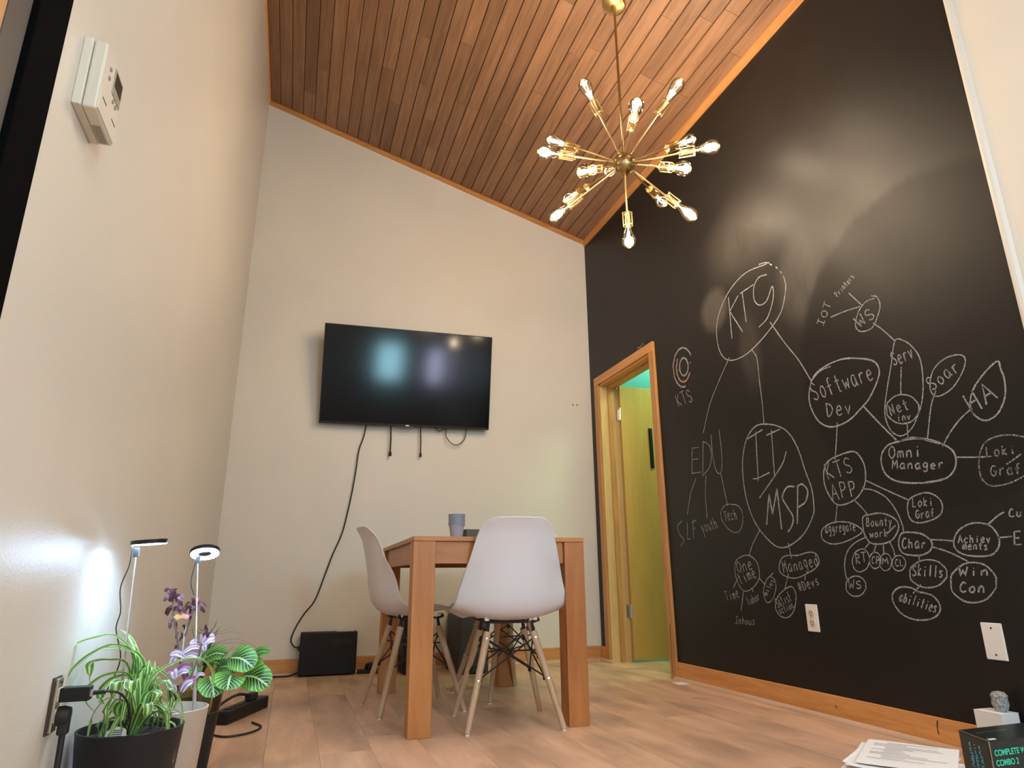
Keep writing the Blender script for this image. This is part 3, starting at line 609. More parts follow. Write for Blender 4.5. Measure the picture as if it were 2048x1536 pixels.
# ================================================================ THERMOSTAT ON THE LEFT WALL
t = thing('thermostat', 'beige thermostat with a small dark display, high on the left wall', 'thermostat', (XL, 1.265, 1.498))
MB().box((0, -.064, -.075), (.016, .064, .075), .002).build('back_plate', M['therm'], t)
body = MB().box((.0165, -.061, -.076), (.040, .061, .074), .004).build('body', M['therm'], t)
fl_ = MB().box((.0395, -.057, -.072), (.0425, .057, -.018), .001); fl_.build('flap', M['therm'], t)
MB().box((.0395, .000, .008), (.0415, .056, .066), .001).build('display_bezel', M['thermg'], t)
MB().box((.0410, .006, .028), (.0422, .050, .060)).build('display', M['lcd'], t)
for i, (a, b) in enumerate(((.004, .012), (.020, .012), (.036, .012), (.012, -.002), (.030, -.002), (-.030, .040), (-.030, .020))):
    MB().lathe([(.0045, 0), (.0045, .002), (.003, .003)], 12, (.0398, a+.004, b), axis=(1, 0, 0)).build('button', M['thermg'], t)
for a in (-.045, .02): MB().box((.0424, a, -.040), (.0431, a+.026, -.0375)).build('vent_slot', M['slot'], t)
MB().box((.020, -.004, -.0775), (.034, .052, -.0755)).build('bottom_notch', M['thermg'], t)

# ================================================================ TELEVISION
TY0, TY1 = 4.60, 4.46
bl = on(638, 846, 1, TY0); br = on(977, 860, 1, TY0); tl = on(650, 645, 1, TY1); tr = on(985, 675, 1, TY1)
ctr = (bl+br+tl+tr)/4; ux = ((br-bl)+(tr-tl)).normalized(); uz = ((tl-bl)+(tr-br)); uz = (uz-ux*uz.dot(ux)).normalized(); uy = uz.cross(ux)
TW = ((br-bl).length+(tr-tl).length)/2; TH = ((tl-bl).length+(tr-br).length)/2
t = thing('television', 'large black flat television tilted forward on the cream back wall', 'television')
t.matrix_world = Matrix(((ux.x, uy.x, uz.x, ctr.x), (ux.y, uy.y, uz.y, ctr.y), (ux.z, uy.z, uz.z, ctr.z), (0, 0, 0, 1)))
mb = MB().box((-TW/2, -.004, -TH/2), (TW/2, .018, TH/2), .003); mb.build('bezel', M['blackp'], t)
MB().box((-TW/2+.007, -.0062, -TH/2+.016), (TW/2-.007, -.0035, TH/2-.007)).build('screen', M['screen'], t)
MB().box((-TW/2+.18, .018, -TH/2+.04), (TW/2-.18, .048, TH/2-.30), .008).build('rear_housing', M['blackp'], t)
MB().box((-.045, -.008, -TH/2+.001), (.045, -.002, -TH/2-.005)).build('sensor_bar', M['grey'], t)
MB().box((-.012, -.0086, -TH/2+.004), (.012, -.006, -TH/2+.010)).build('badge', M['steel'], t)
MB().box((-.20, .045, -.14), (-.16, .060, .10)).build('mount_bracket', M['black'], t); MB().box((.16, .045, -.14), (.20, .060, .10)).build('mount_bracket', M['black'], t)
t = thing('tv_wall_mount', 'black bracket holding the television to the back wall', 'bracket', (ctr.x, YB, ctr.z-.04))
MB().box((-.22, -.012, -.10), (.22, 0, .10)).build('mount_plate', M['black'], t)
# cords under the television
def cord(name, pts, r, mt, label, cat_='cable', parent=None, n=6):
    o = MB().tube(cat(pts, n), r, 6).build(name, mt, parent, smooth=True)
    if not parent: tag(o, label, cat_)
    return o
cx = [(735, 835), (728, 872), (718, 900), (712, 940), (704, 985), (694, 1030), (683, 1070), (665, 1110), (650, 1150), (630, 1200), (608, 1228), (590, 1258), (582, 1280), (587, 1292)]
pts = [on(a, b, 1, YB-.02 if i else YB-.03) for i, (a, b) in enumerate(cx)]+[Vector((.085, YB-.05, .165))]
cord('video_cable', pts, .0045, M['rubber'], 'long grey cable hanging from the television down to the black case on the floor')
for a, b0, b1, r in ((782, 845, 912, .0055), (841, 850, 914, .0045)):
    p0 = on(a, b0, 1, YB-.05); p1 = on(a+(-2 if a < 800 else 0), b1, 1, YB-.03)
    t = thing('hanging_cable', 'thick short black cable end hanging below the middle of the television' if a < 800 else 'thin short black cable end hanging just right of the thicker one below the television', 'cable', p0)
    q = p1-p0; MB().tube([(0, 0, 0), q*.5+Vector((.002, 0, 0)), q*.88], r, 6).build('cable', M['rubber'], t, smooth=True)
    MB().tube([q*.88, q], [r*1.7, r*1.9], 8).build('plug', M['blackp'], t, smooth=True)
pp = [on(a, b, 1, YB-.04) for a, b in ((866, 852), (878, 862), (892, 858), (892, 872), (902, 886), (914, 890), (928, 880), (932, 864), (931, 852))]
cord('looped_cable', pp, .004, M['grey'], 'thin grey cable looping in a U below the right half of the television')

# ================================================================ CHANDELIER
s_ = SL; d = ray(1228, 8); tt = (ZL+s_*(0-XL)-CAM.z)/(d.z-s_*d.x); PC = CAM+d*tt
BALL = Vector((PC.x-.003, PC.y, 2.595))
PC = Vector((PC.x, PC.y, zc(PC.x)))
ch = thing('chandelier', 'brass starburst chandelier with fifteen glowing bulbs hanging from the cedar ceiling', 'chandelier', BALL)
nrm = Vector((math.sin(SLOPE), 0, -math.cos(SLOPE)))
can = PC-BALL
MB().lathe([(.0, -.001), (.062, 0), (.066, .006), (.062, .018), (.045, .024), (0, .026)], 32, can, axis=nrm).build('canopy', M['brass'], ch, smooth=True)
MB().lathe([(.012, 0), (.013, .03), (.007, .05)], 14, can+nrm*.022+Vector((0, 0, .004)), axis=(0, 0, -1)).build('swivel', M['brass'], ch, smooth=True)
MB().tube([can+Vector((0, 0, -.03)), Vector((0, 0, .05))], .0068, 10).build('rod', M['brassd'], ch, smooth=True)
for z in (.36,): MB().tube([(0, 0, z-.012), (0, 0, z+.012)], .0082, 10).build('coupling', M['brass'], ch, smooth=True)
rB = .056
ball = MB().lathe([(rB*math.sin(math.pi*i/16), rB*math.cos(math.pi*i/16)) for i in range(17)], 32).build('hub', M['brassd'], ch, smooth=True)
mb = MB()
mb.lathe([(.012, -.060), (.009, -.054)], 12); mb.lathe([(rB+.0008, -.003), (rB+.0012, 0), (rB+.0008, .003)], 32); mb.build('hub_band', M['brass'], ball, smooth=True)
LA = .475
tips = [(600, 215, 1), (1005, 370, -1), (1330, 210, 1), (345, 650, 1), (275, 740, -1), (590, 895, -1), (1425, 650, 1), (1610, 700, -1), (1385, 870, -1), (470, 1105, 1), (368, 1245, -1), (1208, 1130, 1), (1437, 1238, -1), (855, 1425, 0), (795, 890, 1)]
bulb_prof = [(.0130, 0), (.0145, .010), (.0175, .022), (.0240, .040), (.0305, .058), (.0340, .074), (.0340, .086), (.0305, .099), (.0205, .110), (.009, .116), (0, .117)]
lamp = bpy.data.lights.new('bulb_light', 'POINT'); lamp.energy = BULB_W; lamp.color = BULB_COL; lamp.shadow_soft_size = .024
def frame(dv):
    q = dv.to_track_quat('Z', 'Y'); return q
a_arm = a_sock = a_bulb = None
for (a, b, sg) in tips:
    if sg == 0: dv = Vector((0, 0, -1))
    else:
        rd = ray(1000+a/3.658, 100+b/3.658).normalized(); w_ = BALL-CAM; tc_ = w_.dot(rd); mm = (CAM+rd*tc_)-BALL; h2 = max(0, LA*LA-mm.length_squared)
        dv = (mm+rd*sg*math.sqrt(h2)).normalized()
    q = dv.to_track_quat('Z', 'Y').to_euler()
    if a_arm is None:
        a_arm = MB().tube([(0, 0, rB-.004), (0, 0, .285)], .0046, 8).build('arm', M['brass'], ch, smooth=True); MB().tube([(0, 0, rB-.006), (0, 0, rB+.006)], .008, 10).build('collar', M['brassd'], a_arm, smooth=True)
        sk = MB(); sk.lathe([(0, .283), (.020, .284), (.021, .289), (.015, .291), (.0135, .300), (.0135, .350), (.015, .352), (.0135, .356), (0, .356)], 16); a_sock = sk.build('socket', M['brass'], ch, smooth=True)
        rods = MB()
        for k in range(4):
            an = k*math.pi/2+.4; rods.tube([(.0215*math.cos(an), .0215*math.sin(an), .278), (.0215*math.cos(an), .0215*math.sin(an), .358)], .0032, 6)
        rods.lathe([(.0195, .352), (.0235, .352), (.0235, .356), (.0195, .356), (.0195, .352)], 20, close=True); rods.build('cage', M['brass'], a_sock, smooth=True)
        a_bulb = MB().lathe([(r*1.0, .358+h) for r, h in bulb_prof], 20, close=True).build('bulb', M['glass'], ch, smooth=True)
        fi = MB()
        for k in range(4):
            an = k*math.pi/2; fi.tube([(.004*math.cos(an), .004*math.sin(an), .385), (.0105*math.cos(an), .0105*math.sin(an), .440)], .0011, 5)
        fi.build('filament', M['fil'], a_bulb)
        MB().tube([(0, 0, .356), (0, 0, .386)], [.005, .003], 8).build('glass_stem', M['white'], a_bulb, smooth=True)
        for o in (a_arm, a_sock, a_bulb): o.rotation_euler = q
    else:
        for src in (a_arm, a_sock, a_bulb):
            c = copy_tree(src, ch); c.rotation_euler = q
    lo = bpy.data.objects.new('bulb_light', lamp); C.objects.link(lo); lo.parent = ch; lo.location = dv*.422

# ================================================================ TABLE
TH_ = .745; TR = math.radians(-1.4)
tb = thing('dining_table', 'honey-coloured solid wood table with thick square legs, in the middle of the floor', 'table', (.853, 3.283, 0), TR)
tw, tl_ = .742, 1.165; lg = .090
for sx in (-1, 1):
    for sy in (-1, 1):
        x0 = sx*tw/2; y0 = sy*tl_/2
        MB().box((x0, y0, 0), (x0-sx*lg, y0-sy*lg, TH_-.0195), .0025).build('leg', M['table'], tb)
MB().box((-tw/2-.001, -tl_/2-.001, TH_-.019), (tw/2+.001, tl_/2+.001, TH_), .002).build('table_top', M['tablex'], tb)
for sy in (-1, 1): MB().box((-tw/2+lg+.001, sy*(tl_/2-.016), TH_-.108), (tw/2-lg-.001, sy*(tl_/2-.038), TH_-.0195), .001).build('apron', M['tablex'], tb)
for sx in (-1, 1): MB().box((sx*(tw/2-.016), -tl_/2+lg+.001, TH_-.108), (sx*(tw/2-.038), tl_/2-lg-.001, TH_-.0195), .001).build('apron', M['tabley'], tb)

# ================================================================ MOULDED CHAIRS
# side profile (y forward, z up) from seat lip to back top, with half width, side lift and side wrap
PRF = [(.222, .408, .155, .000, .0), (.220, .427, .200, .002, .0), (.195, .440, .228, .010, .0), (.13, .436, .243, .022, .0), (.05, .424, .248, .034, .0), (-.04, .412, .249, .046, .006), (-.11, .413, .246, .056, .020), (-.165, .433, .238, .056, .046), (-.200, .475, .229, .044, .070), (-.218, .535, .216, .026, .080), (-.227, .600, .202, .012, .070), (-.236, .660, .187, .0, .050), (-.249, .720, .171, .0, .042), (-.262, .765, .157, .0, .034), (-.277, .795, .140, .0, .024), (-.288, .812, .113, .0, .018), (-.295, .819, .078, .0, .014)]
def shell_mb():
    mb = MB(); nu = 20; rows = []
    pc = [Vector((p[0], p[1], p[2])) for p in PRF]; pd = [Vector((p[3], p[4], 0)) for p in PRF]
    A = cat(pc, 3); B = cat(pd, 3)
    for i, (a, b) in enumerate(zip(A, B)):
        row = []
        for j in range(nu+1):
            u = -1+2*j/nu; e = abs(u)**2.4; lip = max(0, abs(u)-.86)/.14
            x = a.z*u; y = a.x+b.y*e; z = a.y+b.x*e
            # flange rolls outwards at the rim
            out = .006*lip
            if i < 24: z -= out*1.3
            else: y -= out
            row.append((x*(1+.018*lip), y, z))
        rows.append(row)
    n = nu+1
    for r in rows: mb.v += r
    for i in range(len(rows)-1):
        for j in range(nu): a = i*n+j; mb.f.append((a, a+1, a+n+1, a+n))
    return mb
def make_chair():
    t = thing('dining_chair', '', 'chair')
    sh = shell_mb().build('seat_shell', M['shell'], t, smooth=True)
    for p in sh.data.polygons: p.use_smooth = True
    md = sh.modifiers.new('thick', 'SOLIDIFY'); md.thickness = .0055; md.offset = 0; ss = sh.modifiers.new('sub', 'SUBSURF'); ss.levels = 1; ss.render_levels = 1
    FT, TP = .193, .098
    legs = [(sx, sy) for sx in (-1, 1) for sy in (-1, 1)]
    foot = {}; top = {}
    for sx, sy in legs:
        f0 = Vector((sx*FT, sy*FT, .006)); t0 = Vector((sx*TP, sy*.092, .362)); foot[(sx, sy)] = f0; top[(sx, sy)] = t0
        lp = cat([f0, f0.lerp(t0, .5), t0], 4); rs = [.0115+.0040*i/(len(lp)-1) for i in range(len(lp))]
        l = MB().tube(lp, rs, 14).build('leg', M['beech'], t, smooth=True)
        MB().tube([f0-Vector((0, 0, .006)), f0+Vector((0, 0, .001))], [.0085, .0095], 12).build('foot_glide', M['white'], l, smooth=True)
        dr_ = (t0-f0).normalized(); side = Vector((0, sy, 0)); side = (side-dr_*side.dot(dr_)).normalized()
        for k in (.93, .50):
            p = f0.lerp(t0, k); MB().lathe([(.0052, 0), (.0052, .0015), (.003, .0022)], 10, p+side*(.0115+.0040*k-.0006), axis=side).build('screw', M['chrome'], l)
    # black bracket rising from every leg into the seat
    br_ = MB()
    for sx, sy in legs:
        t0 = top[(sx, sy)]; br_.tube([t0-Vector((-sx*0, 0, .05)), t0+Vector((0, 0, .012)), Vector((sx*.092, sy*.088, .398)), Vector((sx*.120, sy*.105, .412))], [.006, .008, .008, .009], 8)
    for sx in (-1, 1): br_.tube([(sx*.080, -.080, .400), (sx*.080, .080, .400)], .005, 8)
    for sy in (-1, 1): br_.tube([(-.080, sy*.080, .400), (.080, sy*.080, .400)], .005, 8)
    br_.build('seat_bracket', M['black'], t, smooth=True)
    pm_ = None
    for sx in (-1, 1):
        for sy in (-1, 1):
            if pm_ is None: pm_ = MB().lathe([(.014, 0), (.014, .010), (.010, .014)], 14).build('seat_pad', M['white'], t, smooth=True); o = pm_
            else: o = bpy.data.objects.new('seat_pad', pm_.data); C.objects.link(o); o.parent = t
            o.location = (sx*.105, sy*.098, .408)
    # crossed wire bracing on each side
    for i, (p, q) in enumerate((((-1, -1), (1, -1)), ((1, -1), (1, 1)), ((1, 1), (-1, 1)), ((-1, 1), (-1, -1)))):
        wv = MB()
        for a, b in ((p, q), (q, p)):
            A = foot[a].lerp(top[a], .52)*1.0; B = foot[b].lerp(top[b], .92)
            A2 = Vector((A.x*.93, A.y*.93, A.z)); B2 = Vector((B.x*.90, B.y*.90, B.z))
            wv.tube([A, A2, B2, B], .0035, 6); wv.lathe([(.0075, -.009), (.0075, .004)], 8, A2+Vector((0, 0, -.004)))
        wv.build('wire_brace', M['black'], t, smooth=True)
    # diagonals under the seat
    wv = MB()
    for a, b in (((-1, -1), (1, 1)), ((1, -1), (-1, 1))):
        A = foot[a].lerp(top[a], .80); B = foot[b].lerp(top[b], .80); A = Vector((A.x*.95, A.y*.95, A.z)); B = Vector((B.x*.95, B.y*.95, B.z))
        wv.tube([A, Vector((0, 0, A.z-.012)), B], .0032, 6)
    wv.build('cross_brace', M['black'], t, smooth=True)
    return t
CG = 'white shell chairs with wooden dowel legs around the table'
ch0 = make_chair()
spots = [((.908, 2.866), math.radians(-6), 'white shell chair seen from behind at the near end of the table, nearest the camera'),
         ((.590, 3.330), math.radians(-90+5.5), 'white shell chair seen from the side at the left long edge of the table'),
         ((1.103, 3.530), math.radians(90+14), 'white shell chair mostly hidden behind the near-end chair, at the right edge of the table')]
for i, (p, rz, lb) in enumerate(spots):
    o = ch0 if i == 0 else copy_tree(ch0)
    o.location = (p[0], p[1], 0); o.rotation_euler = (0, 0, rz); tag(o, lb, 'chair', CG)
spots_fix = None

# ================================================================ THINGS ON THE TABLE
def cup_mb():
    return MB().lathe([(.0, .001), (.0255, 0), (.0268, .003), (.0345, .062), (.0350, .064), (.0362, .070), (.0368, .0745), (.0402, .0747), (.0406, .0757), (.0402, .0767), (.0376, .0770), (.0362, .076), (.0335, .064), (.025, .004), (.0, .003)], 28, close=True)
cx0, cy0 = .738, 3.10; ncup = 11; pitch = .0050
c0 = cup_mb().build('plastic_cup', M['cup'], smooth=True)
ords = ['topmost', 'second', 'third', 'fourth', 'fifth', 'sixth', 'seventh', 'eighth', 'ninth', 'tenth', 'lowest']
for i in range(ncup):
    o = c0 if i == 0 else c0.copy()
    if i: C.objects.link(o)
    o.location = (cx0+random.uniform(-.0005, .0005), cy0+random.uniform(-.0005, .0005), TH_+.0005+pitch*(ncup-1-i))
    lb = {0: 'topmost grey plastic cup of the nested stack on the table', ncup-1: 'lowest grey plastic cup, standing on the table under the nested stack'}.get(i, '%s grey plastic cup down from the top of the nested stack on the table' % ords[i])
    tag(o, lb, 'cup', 'grey plastic cups nested on the table')
t = thing('desk_tray', 'low black tray with a glossy slanted front beside the cups on the table', 'tray', (.884, 3.16, TH_))
MB().box((-.098, -.055, 0), (.098, .055, .006)).build('base', M['blackp'], t)
MB().prism([(-.098, -.055, .006), (-.098, -.040, .060), (-.098, .055, .060), (-.098, .055, .006)], (.006, 0, 0)).build('side_panel', M['blackp'], t)
MB().prism([(.092, -.055, .006), (.092, -.040, .060), (.092, .055, .060), (.092, .055, .006)], (.006, 0, 0)).build('side_panel', M['blackp'], t)
MB().prism([(-.092, -.050, .006), (-.092, -.036, .060), (-.092, -.033, .060), (-.092, -.047, .006)], (.184, 0, 0)).build('front_panel', M['greywall'], t)
MB().box((-.092, .049, .006), (.092, .055, .060)).build('back_panel', M['blackp'], t)

# ================================================================ BLACK BOXES BY THE BACK WALL
def pcbox(name, lb, x0, x1, h, y0, y1, m1, extra):
    t = thing(name, lb, 'computer case', ((x0+x1)/2, (y0+y1)/2, 0)); w_ = (x1-x0)/2; dd = (y1-y0)/2
    MB().box((-w_, -dd, .006), (w_, dd, h), .006).build('case', m1, t)
    ft = MB()
    for a in (-1, 1):
        for b in (-1, 1): ft.box((a*(w_-.03)-.01, b*(dd-.012)-.006, 0), (a*(w_-.03)+.01, b*(dd-.012)+.006, .008))
    ft.build('feet', M['rubber'], t); extra(t, w_, dd, h); return t
def e1(t, w_, dd, h):
    MB().box((w_-.13, -dd+.010, h-.001), (w_-.02, dd-.010, h+.0015)).build('sticker', M['steel'], t)
    v = MB()
    for i in range(7): v.box((w_-.15+i*.018, -dd-.0015, h-.075), (w_-.15+i*.018+.010, -dd+.002, h-.045))
    v.build('vent', M['rubber'], t)
    MB().box((-w_-.012, -dd+.02, .150), (-w_+.002, dd-.02, .178), .003).build('side_plug', M['rubber'], t)
pcbox('computer_case', 'flat black computer case standing against the back wall, left of the table', .098, .446, .258, 4.560, 4.648, M['blackp'], e1)
def e2(t, w_, dd, h):
    MB().lathe([(.016, 0), (.016, .006), (.012, .009)], 18, (w_*.72, -dd-.0, h*.62), axis=(0, -1, 0)).build('power_button', M['steel'], t)
    MB().box((-w_+.01, -dd-.003, .02), (w_-.01, -dd+.001, h-.02), .001).build('front_panel', M['grey'], t)
pcbox('computer_tower', 'dark grey computer tower under the table seen between the chair legs', 1.050, 1.245, .360, 4.30, 4.640, M['grey'], e2)
bpy.data.objects['computer_tower'].location.y = 4.47
def e3(t, w_, dd, h):
    MB().box((-w_+.01, -dd-.003, .03), (w_-.01, -dd+.001, h-.03), .001).build('front_panel', M['rubber'], t)
    MB().tube([(-w_+.03, -dd-.006, .055), (-w_+.10, -dd-.010, .070)], .004, 6).build('white_cable', M['white'], t)
pcbox('computer_tower', 'black computer tower half hidden behind the left table leg', .722, .905, .350, 4.42, 4.640, M['blackp'], e3)
t = thing('power_adapter', 'rounded black adapter on a flat black strip beside the flat computer case', 'adapter', (.535, 4.60, 0))
MB().box((-.075, -.025, 0), (.075, .025, .024), .004).build('strip', M['rubber'], t)
MB().lathe([(.043, 0), (.045, .012), (.040, .028), (.026, .038), (0, .041)], 20, (.015, 0, .024)).build('adapter', M['blackp'], t, smooth=True)
cord('floor_cable', [(.095, 4.615, .02), (.04, 4.60, .006), (-.05, 4.60, .006), (-.16, 4.57, .006), (-.22, 4.50, .006)], .006, M['rubber'], 'black cable running left along the foot of the back wall')

# floor: power strip behind the plants
t = thing('power_strip', 'black power strip lying on the floor beyond the potted plants', 'power strip', (-.150, 3.42, 0), math.radians(-22))
MB().box((-.032, -.20, 0), (.032, .20, .052), .006).build('body', M['blackp'], t)
MB().box((-.020, .05, .052), (.018, .11, .082), .006).build('plug', M['rubber'], t)
MB().tube(cat([(0, .06, .075), (-.03, .0, .085), (-.07, -.05, .06), (-.10, -.10, .02), (-.12, -.16, .006)], 6), .006, 6).build('plug_cable', M['rubber'], t, smooth=True)
MB().box((-.012, -.16, .052), (.012, .00, .055)).build('socket_row', M['rubber'], t)
cord('loose_cable', [(-.10, 3.23, .005), (-.06, 3.12, .005), (-.10, 3.02, .005), (-.18, 2.98, .005), (-.24, 3.04, .005)], .004, M['rubber'], 'thin black cable curling on the floor in front of the power strip')
# scrap of paper
c = Vector((2.176, 3.518)); 
o = MB().prism([(-.045, -.042, 0), (.048, -.036, .0), (.045, .045, 0), (-.040, .046, 0)], (0, 0, .0012)).build('paper_scrap', M['paper'], loc=(2.150, 3.515, .0003)); tag(o, 'small white square of paper lying on the floor by the baseboard', 'paper')
# clip on top of door casing
t = thing('metal_clip', 'small grey metal clip resting on top of the door casing', 'clip', (XR-.012, 3.79, 2.1022))
MB().tube(cat([(0, .06, .002), (-.002, .04, .022), (0, .02, .010), (0, .0, .020), (0, -.02, .030), (0, -.035, .018)], 4), .0035, 6).build('wire', M['steel'], t, smooth=True)
MB().lathe([(.009, -.010), (.011, 0), (.008, .012)], 10, (0, -.025, .020), axis=(0, 1, .3)).build('spring', M['grey'], t, smooth=True)

# ================================================================ LEFT WALL OUTLET, ADAPTER, PLUG
t = thing('wall_outlet', 'uncovered metal-strapped outlet on the left wall beside the potted plants', 'outlet', (XL, 1.735, .330))
mb = MB(); mb.box((0, -.016, -.052), (.010, .016, .052), .001); mb.build('strap', M['steel'], t)
fr = MB()
for a, b in (((-.026, .048), (.026, .055)), ((-.026, -.055), (.026, -.048)), ((-.026, -.048), (-.020, .048)), ((.020, -.048), (.026, .048))): fr.box((0, a[0], a[1]), (.004, b[0], b[1]))
fr.build('box_rim', M['slot'], t)
for dz in (.020, -.020): MB().box((.009, -.014, dz-.014), (.014, .014, dz+.014), .003).build('socket', M['ivory'], t)
for dz in (.045, -.045): MB().lathe([(.004, 0), (.003, .003)], 8, (.010, 0, dz), axis=(1, 0, 0)).build('screw', M['slot'], t)
t = thing('usb_adapter', 'black box-shaped charger plugged into the upper socket on the left wall', 'charger', (XL+.014, 1.735, .350))
MB().box((.0, -.015, -.014), (.055, .015, .014), .002).build('body', M['blackp'], t)
MB().box((.055, -.009, -.006), (.060, .009, .006)).build('port', M['steel'], t)
a0 = Vector((XL+.072, 1.735, .350))
cp_ = [(.060, 0, 0), (.085, 0, .001), (.105, .02, -.006), (.118, .05, -.030), (.120, .075, -.062), (.112, .085, -.085), (.106, .095, -.065), (.113, .10, -.045), (.120, .10, -.075), (.118, .105, -.105)]
MB().tube(cat(cp_, 5), .0024, 6).build('usb_cable', M['rubber'], t, smooth=True)
MB().tube([(.058, 0, 0), (.080, 0, .001)], .0045, 8).build('usb_plug', M['rubber'], t, smooth=True)
t = thing('power_plug', 'black plug with a thick cord in the lower socket on the left wall', 'plug', (XL+.014, 1.735, .308))
MB().lathe([(.0, -.001), (.019, 0), (.020, .010), (.017, .022), (0, .024)], 18, axis=(1, 0, 0)).build('plug_body', M['rubber'], t, smooth=True)
MB().box((.004, -.011, -.036), (.024, .011, .002), .004).build('strain_relief', M['rubber'], t)
MB().tube(cat([(.014, 0, -.030), (.015, -.002, -.08), (.016, -.004, -.16), (.020, 0, -.24), (.05, .01, -.300)], 5), .0062, 8).build('cord', M['rubber'], t, smooth=True)

# ================================================================ POTTED PLANTS AND GROW LAMPS
def pot(t, R, r, h, mt, wall=.006, soil=.03, rim=None):
    MB().lathe([(0, .001), (r, 0), (r+.004, .006), (R-.001, h-.004), (R, h-.001), (R-.002, h), (R-wall+.001, h), (R-wall, h-.002), (r-.002, .02), (0, .02)], 48, close=True).build('pot', mt, t, smooth=True)
    rs = r+(R-r)*(h-soil)/h-wall
    mb = MB(); n0 = 0; K = 28; rings = 7
    mb.v.append((0, 0, h-soil+.006))
    for i in range(1, rings+1):
        for j in range(K):
            a = 2*math.pi*j/K; q = rs*i/rings*(1.004 if i == rings else 1); mb.v.append((q*math.cos(a), q*math.sin(a), h-soil+(random.random()-.35)*.009*(i < rings)))
    for j in range(K): mb.f.append((0, 1+j, 1+(j+1) % K))
    for i in range(rings-1):
        for j in range(K): a = 1+i*K+j; b = 1+i*K+(j+1) % K; mb.f.append((a, b, b+K, a+K))
    mb.build('soil', M['soil'], t)
def leaf(name, pts, wd, mt, parent, fold=.25, taper=.6, up=Vector((0, 0, 1)), seg=5, oval_=False, droop=0, facing=None):
    """blade following pts; v runs along it, u across"""
    P = cat(pts, seg); n = len(P); mb = MB(); NU = 4
    for i, p in enumerate(P):
        t_ = (P[min(i+1, n-1)]-P[max(i-1, 0)]).normalized(); f = i/(n-1)
        if facing is not None: sd = t_.cross(facing)
        else: sd = t_.cross(up)
        if sd.length < .15: sd = t_.cross(Vector((.3, -1, .2)))
        sd.normalize(); nn = sd.cross(t_).normalized()
        if oval_: wv = wd*math.sqrt(max(0, 1-(2*f-1)**2))**.85*(1.06-.12*f)+.0004
        else: wv = wd*min(1, .45+f*2.2)*(1-max(0, f-taper)/(1-taper))**.75+.0004
        for j in range(NU+1):
            u = j/NU-.5; mb.v.append(tuple(p+sd*wv*u+nn*(abs(u)*2*fold*wv*.5))); mb.uv.append((u+.5, f))
    for i in range(n-1):
        for j in range(NU): a = i*(NU+1)+j; mb.f.append((a, a+1, a+NU+2, a+NU+1))
    o = mb.build(name, mt, parent, smooth=True)
    for p in o.data.polygons: p.use_smooth = True
    return o
# --- spider plant in the charcoal pot
P1 = Vector((-.326, 1.905, 0)); t = thing('spider_plant', 'spider plant with green and cream striped arching leaves in a charcoal pot', 'potted plant', P1)
pot(t, .114, .085, .250, M['pot'], soil=.022)
def L5(x, y, dy=0): return on(130+x/5.908, 1240+y/5.908, 1, P1.y+dy)-P1
crown = Vector((.0, .0, .235))
spec = [([(800, 500, .0), (600, 200, -.02), (350, 215, -.05), (120, 300, -.07), (40, 470, -.09)], 11), ([(820, 480, 0), (600, 300, -.02), (330, 400, -.05), (120, 560, -.08), (20, 700, -.09)], 11), ([(740, 580, -.01), (520, 480, -.03), (320, 510, -.05), (285, 620, -.06), (290, 780, -.06)], 13),
 ([(760, 700, -.03), (520, 650, -.05), (310, 780, -.07), (225, 950, -.08), (370, 1110, -.08)], 12), ([(850, 560, .02), (810, 330, .03), (740, 190, .04), (650, 105, .05)], 10), ([(1000, 760, -.01), (1150, 590, -.02), (1380, 480, -.03), (1603, 469, -.03), (1740, 620, -.02), (1737, 860, 0)], 12),
 ([(930, 750, .02), (920, 560, .03), (850, 350, .05)], 10), ([(1000, 640, .03), (1090, 600, .05), (1230, 700, .07), (1340, 880, .08)], 11), ([(820, 900, -.05), (800, 720, -.08), (770, 800, -.10), (800, 960, -.10), (835, 1110, -.09)], 15),
 ([(740, 800, -.04), (620, 740, -.08), (580, 880, -.09), (480, 1080, -.09), (510, 1270, -.08)], 14), ([(1040, 850, 0), (1180, 740, .0), (1260, 900, .0), (1230, 1120, .0)], 12), ([(900, 1050, -.05), (970, 1000, -.08), (960, 1150, -.09), (800, 1340, -.09)], 12),
 ([(780, 730, -.02), (600, 690, -.05), (440, 820, -.07), (415, 960, -.07), (470, 1000, -.08)], 12), ([(950, 700, .0), (980, 560, .0), (1000, 470, .01)], 8), ([(1040, 720, .02), (1050, 600, .03), (1070, 470, .04)], 5), ([(830, 420, .01), (700, 330, .02), (480, 330, .03), (310, 340, .03)], 12), ([(900, 620, .0), (850, 420, -.01), (700, 360, -.03), (420, 360, -.05)], 14),
 ([(1100, 900, -.02), (1240, 830, -.03), (1330, 940, -.03), (1290, 1050, -.02)], 9), ([(960, 900, -.04), (1090, 870, -.06), (1040, 1000, -.07), (1000, 1100, -.07)], 11), ([(700, 1000, -.02), (620, 1060, -.04), (640, 1180, -.05), (720, 1270, -.05)], 12), ([(1050, 1030, -.03), (1150, 1090, -.05), (1260, 1060, -.05), (1200, 1150, -.05)], 9)]
rp = random.Random(11)
for pl, wpx in spec:
    leaf('leaf', [crown+Vector((rp.uniform(-.012, .012), rp.uniform(-.012, .012), -.01))]+[L5(*q) for q in pl], wpx*.00145*1.25, M['spider'], t, fold=.35)
